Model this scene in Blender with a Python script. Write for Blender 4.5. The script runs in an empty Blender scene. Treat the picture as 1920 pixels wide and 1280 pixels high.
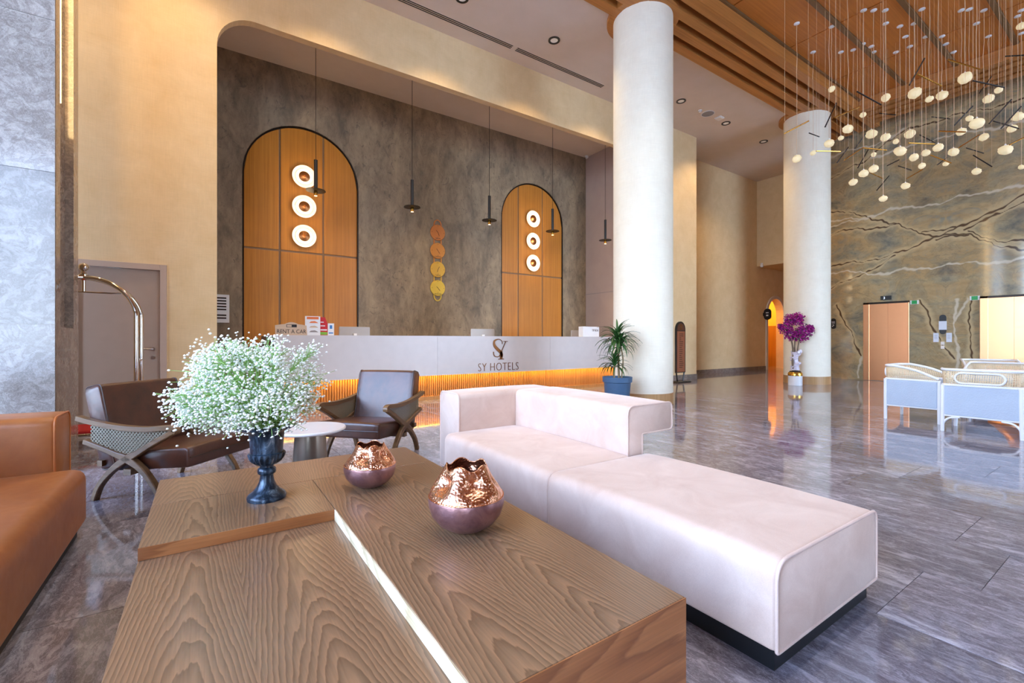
import bpy, bmesh, math, random
from mathutils import Vector, Matrix
import numpy as np

random.seed(7)
PI = math.pi
sc = bpy.context.scene
C = sc.collection

# ------------------------------------------------------------------ camera, sky, exposure
EYE = 1.13
YAW = math.radians(34.0)
cam_d = bpy.data.cameras.new('camera')
cam = bpy.data.objects.new('camera', cam_d)
C.objects.link(cam)
cam.location = (0, 0, EYE)
cam.rotation_euler = (PI / 2, 0, -YAW)
cam_d.sensor_width = 36.0
cam_d.lens = 16.0
cam_d.shift_y = -3.0 / 1920
cam_d.clip_start = 0.02
cam_d.clip_end = 200
sc.camera = cam

SKY_STRENGTH = 17.0
world = bpy.data.worlds.new('sky')
sc.world = world
world.use_nodes = True
wn = world.node_tree
wn.nodes.clear()
w_out = wn.nodes.new('ShaderNodeOutputWorld')
w_bg = wn.nodes.new('ShaderNodeBackground')
w_tc = wn.nodes.new('ShaderNodeTexCoord')
w_sep = wn.nodes.new('ShaderNodeSeparateXYZ')
w_ramp = wn.nodes.new('ShaderNodeValToRGB')
w_ramp.color_ramp.elements[0].position = 0.0
w_ramp.color_ramp.elements[0].color = (0.62, 0.79, 1.0, 1)
w_ramp.color_ramp.elements[1].position = 0.7
w_ramp.color_ramp.elements[1].color = (0.30, 0.50, 1.0, 1)
wn.links.new(w_tc.outputs['Generated'], w_sep.inputs[0])
wn.links.new(w_sep.outputs[2], w_ramp.inputs[0])
wn.links.new(w_ramp.outputs[0], w_bg.inputs[0])
w_bg.inputs[1].default_value = SKY_STRENGTH
wn.links.new(w_bg.outputs[0], w_out.inputs[0])

sc.view_settings.view_transform = 'Standard'
sc.view_settings.look = 'None'
sc.view_settings.exposure = 0.25
sc.view_settings.gamma = 1.0
sc.view_settings.use_curve_mapping = False
sc.cycles.use_denoising = True
sc.cycles.max_bounces = 10
sc.cycles.diffuse_bounces = 5
sc.cycles.glossy_bounces = 5
sc.cycles.transparent_max_bounces = 12
sc.cycles.sample_clamp_indirect = 6.0
sc.cycles.caustics_reflective = False
sc.cycles.caustics_refractive = False

# room extents (metres; the camera stands over the origin)
XL, XR = -6.1, 15.4           # glazed side wall, marble lift wall
YB, YW = -8.0, 7.96           # glazed back wall, cream wall with the reception opening
YN = 10.38                    # rear wall of the reception niche
YF = 8.93                     # set-back cream wall beyond the reception
ZC, ZW = 7.0, 7.2             # plaster ceiling, wooden ceiling


def window_portal(loc, rot, sx, sy):
    d = bpy.data.lights.new('window_portal', 'AREA')
    d.shape = 'RECTANGLE'
    d.size, d.size_y = sx, sy
    d.cycles.is_portal = True
    o = bpy.data.objects.new('window_portal', d)
    o.location, o.rotation_euler = loc, rot
    C.objects.link(o)


window_portal((XL + .02, 1.25, 3.3), (0, -PI / 2, 0), 6.4, 7.5)
window_portal((-4.8, YB + .02, 3.3), (PI / 2, 0, PI), 2.6, 6.4)
window_portal((12.65, YB + .02, 3.3), (PI / 2, 0, PI), 5.3, 6.4)


# ------------------------------------------------------------------ geometry helpers
class MB:
    """collects shapes; build() links them as one mesh object"""

    def __init__(s):
        s.v, s.f = [], []

    def add(s, vs, fs):
        n = len(s.v)
        s.v.extend([tuple(p) for p in vs])
        s.f.extend([tuple(i + n for i in f) for f in fs])
        return s

    def box(s, x0, x1, y0, y1, z0, z1):
        return s.add([(x0, y0, z0), (x1, y0, z0), (x1, y1, z0), (x0, y1, z0),
                      (x0, y0, z1), (x1, y0, z1), (x1, y1, z1), (x0, y1, z1)],
                     [(0, 3, 2, 1), (4, 5, 6, 7), (0, 1, 5, 4), (1, 2, 6, 5), (2, 3, 7, 6), (3, 0, 4, 7)])

    def prism(s, poly, axis, a, b):
        n = len(poly)
        m = {'x': lambda p, t: (t, p[0], p[1]), 'y': lambda p, t: (p[0], t, p[1]), 'z': lambda p, t: (p[0], p[1], t)}[axis]
        return s.add([m(p, a) for p in poly] + [m(p, b) for p in poly],
                     [tuple(range(n))[::-1], tuple(range(n, 2 * n))] + [(i, (i + 1) % n, n + (i + 1) % n, n + i) for i in range(n)])

    def loft(s, rings, closed=False, caps=True):
        n = len(rings[0])
        vs = [p for r in rings for p in r]
        fs = []
        k = len(rings)
        for j in range(k if closed else k - 1):
            a, b = j * n, ((j + 1) % k) * n
            for i in range(n):
                fs.append((a + i, a + (i + 1) % n, b + (i + 1) % n, b + i))
        if caps and not closed:
            fs.append(tuple(range(n))[::-1])
            fs.append(tuple(range((k - 1) * n, k * n)))
        return s.add(vs, fs)

    def lathe(s, prof, n=32, c=(0, 0, 0), caps=True):
        rings = [[(c[0] + r * math.cos(2 * PI * i / n), c[1] + r * math.sin(2 * PI * i / n), c[2] + z) for i in range(n)] for r, z in prof]
        return s.loft(rings, caps=caps)

    def tube(s, pts, r, n=8, closed=False):
        pts = [Vector(p) for p in pts]
        k = len(pts)
        rad = r if isinstance(r, (list, tuple)) else [r] * k
        rings = []
        nrm = None
        for i, p in enumerate(pts):
            if closed:
                t = (pts[(i + 1) % k] - pts[i - 1]).normalized()
            else:
                t = (pts[min(i + 1, k - 1)] - pts[max(i - 1, 0)]).normalized()
            if nrm is None:
                nrm = t.cross(Vector((0.13, 0.21, 0.97)))
                if nrm.length < 1e-3:
                    nrm = t.cross(Vector((1, 0, 0)))
            nrm = (nrm - t * nrm.dot(t)).normalized()
            b = t.cross(nrm)
            rings.append([tuple(p + (nrm * math.cos(2 * PI * j / n) + b * math.sin(2 * PI * j / n)) * rad[i]) for j in range(n)])
        return s.loft(rings, closed=closed)

    def bar(s, pts, w, d, side):
        """rectangular bar swept along pts; side = fixed depth direction"""
        pts = [Vector(p) for p in pts]
        side = Vector(side).normalized()
        k = len(pts)
        ws = w if isinstance(w, (list, tuple)) else [w] * k
        rings = []
        for i, p in enumerate(pts):
            t = (pts[min(i + 1, k - 1)] - pts[max(i - 1, 0)]).normalized()
            u = side.cross(t).normalized()
            a, b = u * ws[i] / 2, side * d / 2
            rings.append([tuple(p + a + b), tuple(p - a + b), tuple(p - a - b), tuple(p + a - b)])
        return s.loft(rings)

    def ball(s, c, r, n=12, m=8, sq=(1, 1, 1)):
        prof = [(max(1e-4, math.sin(PI * j / m)) * r, -math.cos(PI * j / m) * r) for j in range(m + 1)]
        rings = [[(c[0] + q * math.cos(2 * PI * i / n) * sq[0], c[1] + q * math.sin(2 * PI * i / n) * sq[1], c[2] + z * sq[2]) for i in range(n)] for q, z in prof]
        return s.loft(rings)

    def mesh(s, name):
        me = bpy.data.meshes.new(name)
        me.from_pydata(s.v, [], s.f)
        return me

    def build(s, name, mat, parent=None, smooth=None, bevel=0, seg=2, loc=None, recalc=True, sub=0, uv=None, solid=0):
        me = s.mesh(name)
        if recalc:
            bm = bmesh.new()
            bm.from_mesh(me)
            bmesh.ops.recalc_face_normals(bm, faces=bm.faces)
            bm.to_mesh(me)
            bm.free()
        if uv:
            lay = me.uv_layers.new(name='uv')
            for lp in me.loops:
                lay.data[lp.index].uv = uv(me.vertices[lp.vertex_index].co)
        if smooth is not None:
            me.shade_smooth()
            me.set_sharp_from_angle(angle=math.radians(smooth))
        me.materials.append(mat)
        o = bpy.data.objects.new(name, me)
        C.objects.link(o)
        if parent:
            o.parent = parent
        if loc:
            o.location = loc
        if solid:
            m = o.modifiers.new('solid', 'SOLIDIFY')
            m.thickness = solid
        if bevel:
            m = o.modifiers.new('bevel', 'BEVEL')
            m.width, m.segments, m.limit_method, m.angle_limit = bevel, seg, 'ANGLE', math.radians(35)
            m.harden_normals = False
        if sub:
            m = o.modifiers.new('sub', 'SUBSURF')
            m.levels = m.render_levels = sub
        return o


def tag(o, label=None, cat=None, group=None, kind=None):
    if label:
        o['label'] = label
    if cat:
        o['category'] = cat
    if group:
        o['group'] = group
    if kind:
        o['kind'] = kind
    return o


def thing(name, label, cat, loc=(0, 0, 0), rotz=0, group=None, kind=None):
    o = bpy.data.objects.new(name, None)
    o.empty_display_size = .1
    C.objects.link(o)
    o.location = loc
    o.rotation_euler = (0, 0, rotz)
    return tag(o, label, cat, group, kind)


def copy_tree(o, parent=None):
    c = o.copy()
    C.objects.link(c)
    c.parent = parent
    for ch in list(o.children):
        copy_tree(ch, c)
    return c


def share(o, name, parent, loc=(0, 0, 0), rot=(0, 0, 0), scale=(1, 1, 1)):
    """another object using the mesh of o"""
    c = bpy.data.objects.new(name, o.data)
    C.objects.link(c)
    c.parent = parent
    c.location, c.rotation_euler, c.scale = loc, rot, scale
    return c


def lettering(name, txt, size, mat, parent, loc, rot=(PI / 2, 0, 0), sx=1.0, ext=.001, off=0.0, align='CENTER', space=1.0):
    cu = bpy.data.curves.new(name, 'FONT')
    cu.body = txt
    cu.size = size
    cu.extrude = ext
    cu.offset = off
    cu.align_x = align
    cu.space_character = space
    cu.resolution_u = 3
    cu.materials.append(mat)
    tmp = bpy.data.objects.new(name, cu)
    C.objects.link(tmp)
    dg = bpy.context.evaluated_depsgraph_get()
    me = bpy.data.meshes.new_from_object(tmp.evaluated_get(dg))
    bpy.data.objects.remove(tmp)
    me.materials.clear()
    me.materials.append(mat)
    o = bpy.data.objects.new(name, me)
    C.objects.link(o)
    o.parent = parent
    o.location, o.rotation_euler, o.scale = loc, rot, (sx, 1, 1)
    return o


def split_letters(o):
    """one part per letter"""
    bm = bmesh.new()
    bm.from_mesh(o.data)
    bmesh.ops.remove_doubles(bm, verts=bm.verts, dist=1e-6)
    seen = set()
    for v in list(bm.verts):
        if v.index in seen:
            continue
        stack, isl = [v], set()
        while stack:
            q = stack.pop()
            if q.index in isl:
                continue
            isl.add(q.index)
            stack += [e.other_vert(q) for e in q.link_edges]
        seen |= isl
        idx = {k: j for j, k in enumerate(sorted(isl))}
        bm.verts.ensure_lookup_table()
        mb = MB()
        mb.add([tuple(bm.verts[k].co) for k in sorted(isl)], [tuple(idx[w.index] for w in f.verts) for f in bm.faces if f.verts[0].index in isl])
        l = mb.build('letter', o.data.materials[0], o.parent, recalc=False)
        l.location, l.rotation_euler, l.scale = o.location, o.rotation_euler, o.scale
    bm.free()
    bpy.data.objects.remove(o)


def arc(cx, cy, r, a0, a1, n):
    return [(cx + r * math.cos(math.radians(a0 + (a1 - a0) * i / n)), cy + r * math.sin(math.radians(a0 + (a1 - a0) * i / n))) for i in range(n + 1)]


def smooth_path(pts, n=6):
    """Catmull-Rom through pts"""
    P = [Vector(p) for p in pts]
    P = [P[0] * 2 - P[1]] + P + [P[-1] * 2 - P[-2]]
    out = []
    for i in range(1, len(P) - 2):
        for j in range(n):
            t = j / n
            a, b, c, d = P[i - 1], P[i], P[i + 1], P[i + 2]
            out.append(.5 * ((2 * b) + (c - a) * t + (2 * a - 5 * b + 4 * c - d) * t * t + (3 * b - a - 3 * c + d) * t ** 3))
    out.append(P[-2])
    return out


# ------------------------------------------------------------------ materials
def new_mat(name):
    m = bpy.data.materials.new(name)
    m.use_nodes = True
    nt = m.node_tree
    b = nt.nodes['Principled BSDF']
    return m, nt, b


def node(nt, typ, **kw):
    n = nt.nodes.new(typ)
    for k, v in kw.items():
        if k == 'ins':
            for i, val in v.items():
                n.inputs[i].default_value = val
        else:
            setattr(n, k, v)
    return n


def rgba(c):
    return (c[0], c[1], c[2], 1)


def srgb(r, g, b):
    f = lambda c: (c / 255 / 12.92) if c / 255 <= .04045 else ((c / 255 + .055) / 1.055) ** 2.4
    return (f(r), f(g), f(b))


def plain(name, col, rough=.5, metal=0, emit=None, estr=0, sheen=0, coat=0, ior=None, bump=0, bscale=200, spec=None):
    m, nt, b = new_mat(name)
    b.inputs['Base Color'].default_value = rgba(col)
    b.inputs['Roughness'].default_value = rough
    b.inputs['Metallic'].default_value = metal
    if emit:
        b.inputs['Emission Color'].default_value = rgba(emit)
        b.inputs['Emission Strength'].default_value = estr
    if sheen:
        b.inputs['Sheen Weight'].default_value = sheen
        b.inputs['Sheen Roughness'].default_value = .35
    if coat:
        b.inputs['Coat Weight'].default_value = coat
    if ior:
        b.inputs['IOR'].default_value = ior
    if spec is not None:
        b.inputs['Specular IOR Level'].default_value = spec
    # a fine surface variation so that nothing is dead flat
    tc = node(nt, 'ShaderNodeTexCoord')
    nz = node(nt, 'ShaderNodeTexNoise', ins={'Scale': 6.0, 'Detail': 4.0})
    nt.links.new(tc.outputs['Object'], nz.inputs['Vector'])
    mx = node(nt, 'ShaderNodeMixRGB', blend_type='MULTIPLY', ins={0: .12})
    mx.inputs[1].default_value = rgba(col)
    nt.links.new(nz.outputs[0], mx.inputs[2])
    nt.links.new(mx.outputs[0], b.inputs['Base Color'])
    if bump:
        bz = node(nt, 'ShaderNodeTexNoise', ins={'Scale': bscale, 'Detail': 3.0})
        nt.links.new(tc.outputs['Object'], bz.inputs['Vector'])
        bp = node(nt, 'ShaderNodeBump', ins={'Strength': bump, 'Distance': .01})
        nt.links.new(bz.outputs[0], bp.inputs['Height'])
        nt.links.new(bp.outputs[0], b.inputs['Normal'])
    return m


def mapped(nt, scale, src='Object', rot=(0, 0, 0)):
    if src == 'World':
        g = node(nt, 'ShaderNodeNewGeometry')
        s = g.outputs['Position']
    else:
        g = node(nt, 'ShaderNodeTexCoord')
        s = g.outputs[src]
    mp = node(nt, 'ShaderNodeMapping', ins={'Scale': scale, 'Rotation': rot})
    nt.links.new(s, mp.inputs['Vector'])
    return mp.outputs[0]


def ramp(nt, fac, stops):
    r = node(nt, 'ShaderNodeValToRGB')
    e = r.color_ramp.elements
    while len(e) < len(stops):
        e.new(.5)
    for i, (p, c) in enumerate(stops):
        e[i].position = p
        e[i].color = rgba(c)
    nt.links.new(fac, r.inputs[0])
    return r.outputs[0]


def noise(nt, vec, scale, detail=5, rough=.55, dist=0):
    n = node(nt, 'ShaderNodeTexNoise', ins={'Scale': scale, 'Detail': detail, 'Roughness': rough, 'Distortion': dist})
    nt.links.new(vec, n.inputs['Vector'])
    return n.outputs[0]


def mix(nt, fac, a, b, mode='MIX'):
    m = node(nt, 'ShaderNodeMixRGB', blend_type=mode)
    for i, v in ((0, fac), (1, a), (2, b)):
        if isinstance(v, (int, float)):
            m.inputs[i].default_value = v
        elif isinstance(v, tuple):
            m.inputs[i].default_value = rgba(v)
        else:
            nt.links.new(v, m.inputs[i])
    return m.outputs[0]


def fmath(nt, op, a, b=None, c=None, clamp=False):
    m = node(nt, 'ShaderNodeMath', operation=op, use_clamp=clamp)
    for i, v in enumerate((a, b, c)):
        if v is None:
            continue
        if isinstance(v, (int, float)):
            m.inputs[i].default_value = v
        else:
            nt.links.new(v, m.inputs[i])
    return m.outputs[0]


def add_bump(nt, b, h, strength=.2, dist=.01):
    bp = node(nt, 'ShaderNodeBump', ins={'Strength': strength, 'Distance': dist})
    nt.links.new(h, bp.inputs['Height'])
    nt.links.new(bp.outputs[0], b.inputs['Normal'])


def stone_mat(name, dark, mid, light, rough, stretch, per_tile=True, ior=1.5, rot=0.0):
    m, nt, b = new_mat(name)
    g = node(nt, 'ShaderNodeNewGeometry')
    vec = g.outputs['Position']
    if per_tile:
        oi = node(nt, 'ShaderNodeObjectInfo')
        off = fmath(nt, 'MULTIPLY', oi.outputs['Random'], 37.0)
        cb = node(nt, 'ShaderNodeCombineXYZ')
        for i in range(3):
            nt.links.new(off, cb.inputs[i])
        va = node(nt, 'ShaderNodeVectorMath', operation='ADD')
        nt.links.new(vec, va.inputs[0])
        nt.links.new(cb.outputs[0], va.inputs[1])
        vec = va.outputs[0]
    mp = node(nt, 'ShaderNodeMapping', ins={'Scale': stretch, 'Rotation': (0, 0, rot)})
    nt.links.new(vec, mp.inputs['Vector'])
    v = mp.outputs[0]
    n1 = noise(nt, v, 1.6, 8, .62, 1.2)
    n2 = noise(nt, v, 7.0, 10, .7, 1.6)
    n3 = noise(nt, v, 22.0, 8, .75, .6)
    f = fmath(nt, 'ADD', fmath(nt, 'MULTIPLY', n1, .5), fmath(nt, 'MULTIPLY', n2, .5))
    col = ramp(nt, f, [(.34, dark), (.5, mid), (.66, light)])
    # fine pale crackle
    cr = fmath(nt, 'ABSOLUTE', fmath(nt, 'SUBTRACT', n3, .5))
    crk = ramp(nt, cr, [(.0, (1, 1, 1)), (.022, (.0, .0, .0))])
    col = mix(nt, fmath(nt, 'MULTIPLY', crk, .35), col, tuple(min(1, c * 1.5) for c in light))
    dk = ramp(nt, fmath(nt, 'ABSOLUTE', fmath(nt, 'SUBTRACT', n2, .47)), [(.0, (1, 1, 1)), (.03, (0, 0, 0))])
    col = mix(nt, fmath(nt, 'MULTIPLY', dk, .45), col, dark)
    if per_tile:
        hs = node(nt, 'ShaderNodeHueSaturation')
        nt.links.new(col, hs.inputs['Color'])
        nt.links.new(fmath(nt, 'MULTIPLY_ADD', oi.outputs['Random'], .35, .84), hs.inputs['Value'])
        col = hs.outputs[0]
    nt.links.new(col, b.inputs['Base Color'])
    b.inputs['IOR'].default_value = ior
    nt.links.new(fmath(nt, 'MULTIPLY_ADD', n2, .05, rough), b.inputs['Roughness'])
    return m


def wood_mat(name, base, dark, light, axis='y', freq=70, rough=.4, leaf=.24, coat=0, slope=.16, fine=1.0, src='Object'):
    """cathedral grain: nested arches along the given axis, book-matched leaves"""
    m, nt, b = new_mat(name)
    if src == 'World':
        g = node(nt, 'ShaderNodeNewGeometry')
        s = g.outputs['Position']
    else:
        g = node(nt, 'ShaderNodeTexCoord')
        s = g.outputs['Object']
    sp = node(nt, 'ShaderNodeSeparateXYZ')
    nt.links.new(s, sp.inputs[0])
    ax = {'x': 0, 'y': 1, 'z': 2}
    along = sp.outputs[ax[axis]]
    across = {'y': sp.outputs[0], 'x': sp.outputs[1], 'z': fmath(nt, 'ADD', sp.outputs[0], sp.outputs[1])}[axis]
    st = {'x': (.7, 4, 4), 'y': (4, .7, 4), 'z': (4, 4, .7)}[axis]
    mp = node(nt, 'ShaderNodeMapping', ins={'Scale': st})
    nt.links.new(s, mp.inputs['Vector'])
    n1 = noise(nt, mp.outputs[0], .8, 2, .5, .2)
    n2 = noise(nt, mp.outputs[0], 3.0, 4, .6, .4)
    u = fmath(nt, 'PINGPONG', fmath(nt, 'ADD', across, fmath(nt, 'MULTIPLY', n1, .10)), leaf)
    u = fmath(nt, 'SUBTRACT', u, leaf * .55)
    ru = fmath(nt, 'SQRT', fmath(nt, 'MULTIPLY_ADD', u, u, .004))
    f = fmath(nt, 'ADD', ru, fmath(nt, 'MULTIPLY', along, slope))
    f = fmath(nt, 'ADD', f, fmath(nt, 'MULTIPLY', n2, .03))
    f = fmath(nt, 'ADD', f, fmath(nt, 'MULTIPLY', n1, .12))
    ring = fmath(nt, 'FRACT', fmath(nt, 'MULTIPLY', f, freq))
    col = ramp(nt, ring, [(0.0, light), (.45, base), (.88, dark), (.97, light)])
    st2 = {'x': (3, 160, 160), 'y': (160, 3, 160), 'z': (160, 160, 3)}[axis]
    mp2 = node(nt, 'ShaderNodeMapping', ins={'Scale': st2})
    nt.links.new(s, mp2.inputs['Vector'])
    fn = noise(nt, mp2.outputs[0], 1.0, 3, .6)
    col = mix(nt, .35 * fine, col, ramp(nt, fn, [(.3, (.45, .45, .45)), (.65, (1, 1, 1))]), 'MULTIPLY')
    nt.links.new(col, b.inputs['Base Color'])
    b.inputs['Roughness'].default_value = rough
    b.inputs['Coat Weight'].default_value = coat
    b.inputs['Coat Roughness'].default_value = .2
    add_bump(nt, b, fn, .06, .004)
    return m


def veneer_mat(name, a, bcol, rough=.45, axis='z', src='Object'):
    """plain straight-grained veneer"""
    m, nt, b = new_mat(name)
    st = {'x': (.6, 30, 30), 'y': (30, .6, 30), 'z': (30, 30, .6)}[axis]
    v = mapped(nt, st, src)
    n = noise(nt, v, 1.0, 6, .6, .3)
    v2 = mapped(nt, (1.2, 1.2, 1.2), src)
    n2 = noise(nt, v2, 1.0, 3)
    col = ramp(nt, n, [(.3, a), (.7, bcol)])
    col = mix(nt, .35, col, ramp(nt, n2, [(.3, (.6, .6, .6)), (.7, (1, 1, 1))]), 'MULTIPLY')
    nt.links.new(col, b.inputs['Base Color'])
    b.inputs['Roughness'].default_value = rough
    add_bump(nt, b, n, .05, .004)
    return m


def plaster_mat(name, a, bcol, scale, rough=.85, stretch=(1, 1, 1), bump=.12, weave=False):
    m, nt, b = new_mat(name)
    v = mapped(nt, stretch, 'World')
    n = noise(nt, v, scale, 8, .6, .4)
    col = ramp(nt, n, [(.3, a), (.7, bcol)])
    if weave:
        w1 = noise(nt, mapped(nt, (6, 6, 260), 'World'), 1.0, 2)
        w2 = noise(nt, mapped(nt, (260, 260, 6), 'World'), 1.0, 2)
        w = fmath(nt, 'ADD', fmath(nt, 'MULTIPLY', w1, .5), fmath(nt, 'MULTIPLY', w2, .5))
        col = mix(nt, .35, col, ramp(nt, w, [(.35, (.72, .72, .72)), (.65, (1, 1, 1))]), 'MULTIPLY')
        add_bump(nt, b, w, bump, .004)
    else:
        add_bump(nt, b, noise(nt, v, scale * 6, 6), bump, .01)
    nt.links.new(col, b.inputs['Base Color'])
    b.inputs['Roughness'].default_value = rough
    return m


def concrete_mat(name):
    m, nt, b = new_mat(name)
    v = mapped(nt, (1.6, 1.6, .75), 'World')
    n1 = noise(nt, v, 1.1, 8, .62, .8)
    n2 = noise(nt, v, 6.0, 9, .7, .5)
    n3 = noise(nt, mapped(nt, (3, 3, 2.2), 'World'), 2.2, 7, .68, 1.5)
    col = ramp(nt, n1, [(.32, srgb(120, 105, 84)), (.52, srgb(158, 138, 110)), (.7, srgb(180, 158, 124))])
    col = mix(nt, .55, col, ramp(nt, n2, [(.33, (.45, .45, .45)), (.6, (1, 1, 1))]), 'MULTIPLY')
    blot = ramp(nt, n3, [(.58, (0, 0, 0)), (.64, (1, 1, 1))])
    col = mix(nt, fmath(nt, 'MULTIPLY', blot, .5), col, srgb(84, 76, 68))
    nt.links.new(col, b.inputs['Base Color'])
    b.inputs['Roughness'].default_value = .55
    add_bump(nt, b, n2, .2, .01)
    return m


def leather_mat(name, a, bcol, rough=.38, scale=5, coat=.15):
    m, nt, b = new_mat(name)
    v = mapped(nt, (1, 1, 1))
    n = noise(nt, v, scale, 7, .62, .5)
    n2 = noise(nt, v, scale * 8, 5)
    col = ramp(nt, n, [(.3, a), (.68, bcol)])
    nt.links.new(col, b.inputs['Base Color'])
    b.inputs['Coat Weight'].default_value = coat
    b.inputs['Coat Roughness'].default_value = .35
    nt.links.new(fmath(nt, 'MULTIPLY_ADD', n2, .15, rough - .07), b.inputs['Roughness'])
    vo = node(nt, 'ShaderNodeTexVoronoi', ins={'Scale': 380.0})
    nt.links.new(v, vo.inputs['Vector'])
    add_bump(nt, b, vo.outputs['Distance'], .12, .002)
    return m


def velvet_mat(name, a, bcol, sheen=.35):
    m, nt, b = new_mat(name)
    v = mapped(nt, (1, 1, 1))
    n = noise(nt, v, 4.0, 7, .62, .8)
    n2 = noise(nt, mapped(nt, (60, 60, 60)), 6.0, 3)
    col = ramp(nt, n, [(.3, a), (.68, bcol)])
    col = mix(nt, .25, col, ramp(nt, n2, [(.3, (.6, .6, .6)), (.7, (1, 1, 1))]), 'MULTIPLY')
    nt.links.new(col, b.inputs['Base Color'])
    b.inputs['Roughness'].default_value = .85
    b.inputs['Sheen Weight'].default_value = sheen
    b.inputs['Sheen Roughness'].default_value = .3
    b.inputs['Sheen Tint'].default_value = (1, .98, .97, 1)
    add_bump(nt, b, n2, .08, .003)
    return m


def copper_mat(name, col, rough, hammered=0, metal=1.0, dark=None, brushed=False):
    m, nt, b = new_mat(name)
    v = mapped(nt, (1, 1, 1))
    n = noise(nt, v, 9.0, 6, .65, .6)
    c = ramp(nt, n, [(.3, dark or tuple(x * .7 for x in col)), (.65, col)])
    nt.links.new(c, b.inputs['Base Color'])
    b.inputs['Metallic'].default_value = metal
    nt.links.new(fmath(nt, 'MULTIPLY_ADD', n, .12, rough - .05), b.inputs['Roughness'])
    if hammered:
        vo = node(nt, 'ShaderNodeTexVoronoi', ins={'Scale': 110.0})
        vo.feature = 'SMOOTH_F1'
        nt.links.new(v, vo.inputs['Vector'])
        add_bump(nt, b, vo.outputs['Distance'], hammered, .01)
    if brushed:
        bn = noise(nt, mapped(nt, (2, 2, 300)), 1.0, 3)
        add_bump(nt, b, bn, .05, .002)
    return m


def cane_mat(name, col, pitch, hole=.33, dark=None):
    m, nt, b = new_mat(name)
    tc = node(nt, 'ShaderNodeTexCoord')
    sp = node(nt, 'ShaderNodeSeparateXYZ')
    nt.links.new(tc.outputs['UV'], sp.inputs[0])
    fu = fmath(nt, 'SUBTRACT', fmath(nt, 'FRACT', fmath(nt, 'DIVIDE', sp.outputs[0], pitch)), .5)
    fv = fmath(nt, 'SUBTRACT', fmath(nt, 'FRACT', fmath(nt, 'DIVIDE', sp.outputs[1], pitch)), .5)
    d = fmath(nt, 'SQRT', fmath(nt, 'ADD', fmath(nt, 'MULTIPLY', fu, fu), fmath(nt, 'MULTIPLY', fv, fv)))
    solid = fmath(nt, 'GREATER_THAN', d, hole)
    b.inputs['Base Color'].default_value = rgba(col)
    b.inputs['Roughness'].default_value = .5
    nt.links.new(solid, b.inputs['Alpha'])
    add_bump(nt, b, d, .3, .003)
    return m


def emit_mat(name, col, strength):
    m, nt, b = new_mat(name)
    b.inputs['Base Color'].default_value = rgba(col)
    b.inputs['Emission Color'].default_value = rgba(col)
    b.inputs['Emission Strength'].default_value = strength
    return m


def glass_mat(name):
    m, nt, b = new_mat(name)
    out = nt.nodes['Material Output']
    tr = node(nt, 'ShaderNodeBsdfTransparent')
    gl = node(nt, 'ShaderNodeBsdfGlossy', ins={'Roughness': 0.0})
    fr = node(nt, 'ShaderNodeFresnel', ins={'IOR': 1.3})
    mx = node(nt, 'ShaderNodeMixShader')
    nt.links.new(fr.outputs[0], mx.inputs[0])
    nt.links.new(tr.outputs[0], mx.inputs[1])
    nt.links.new(gl.outputs[0], mx.inputs[2])
    nt.links.new(mx.outputs[0], out.inputs[0])
    return m


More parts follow.
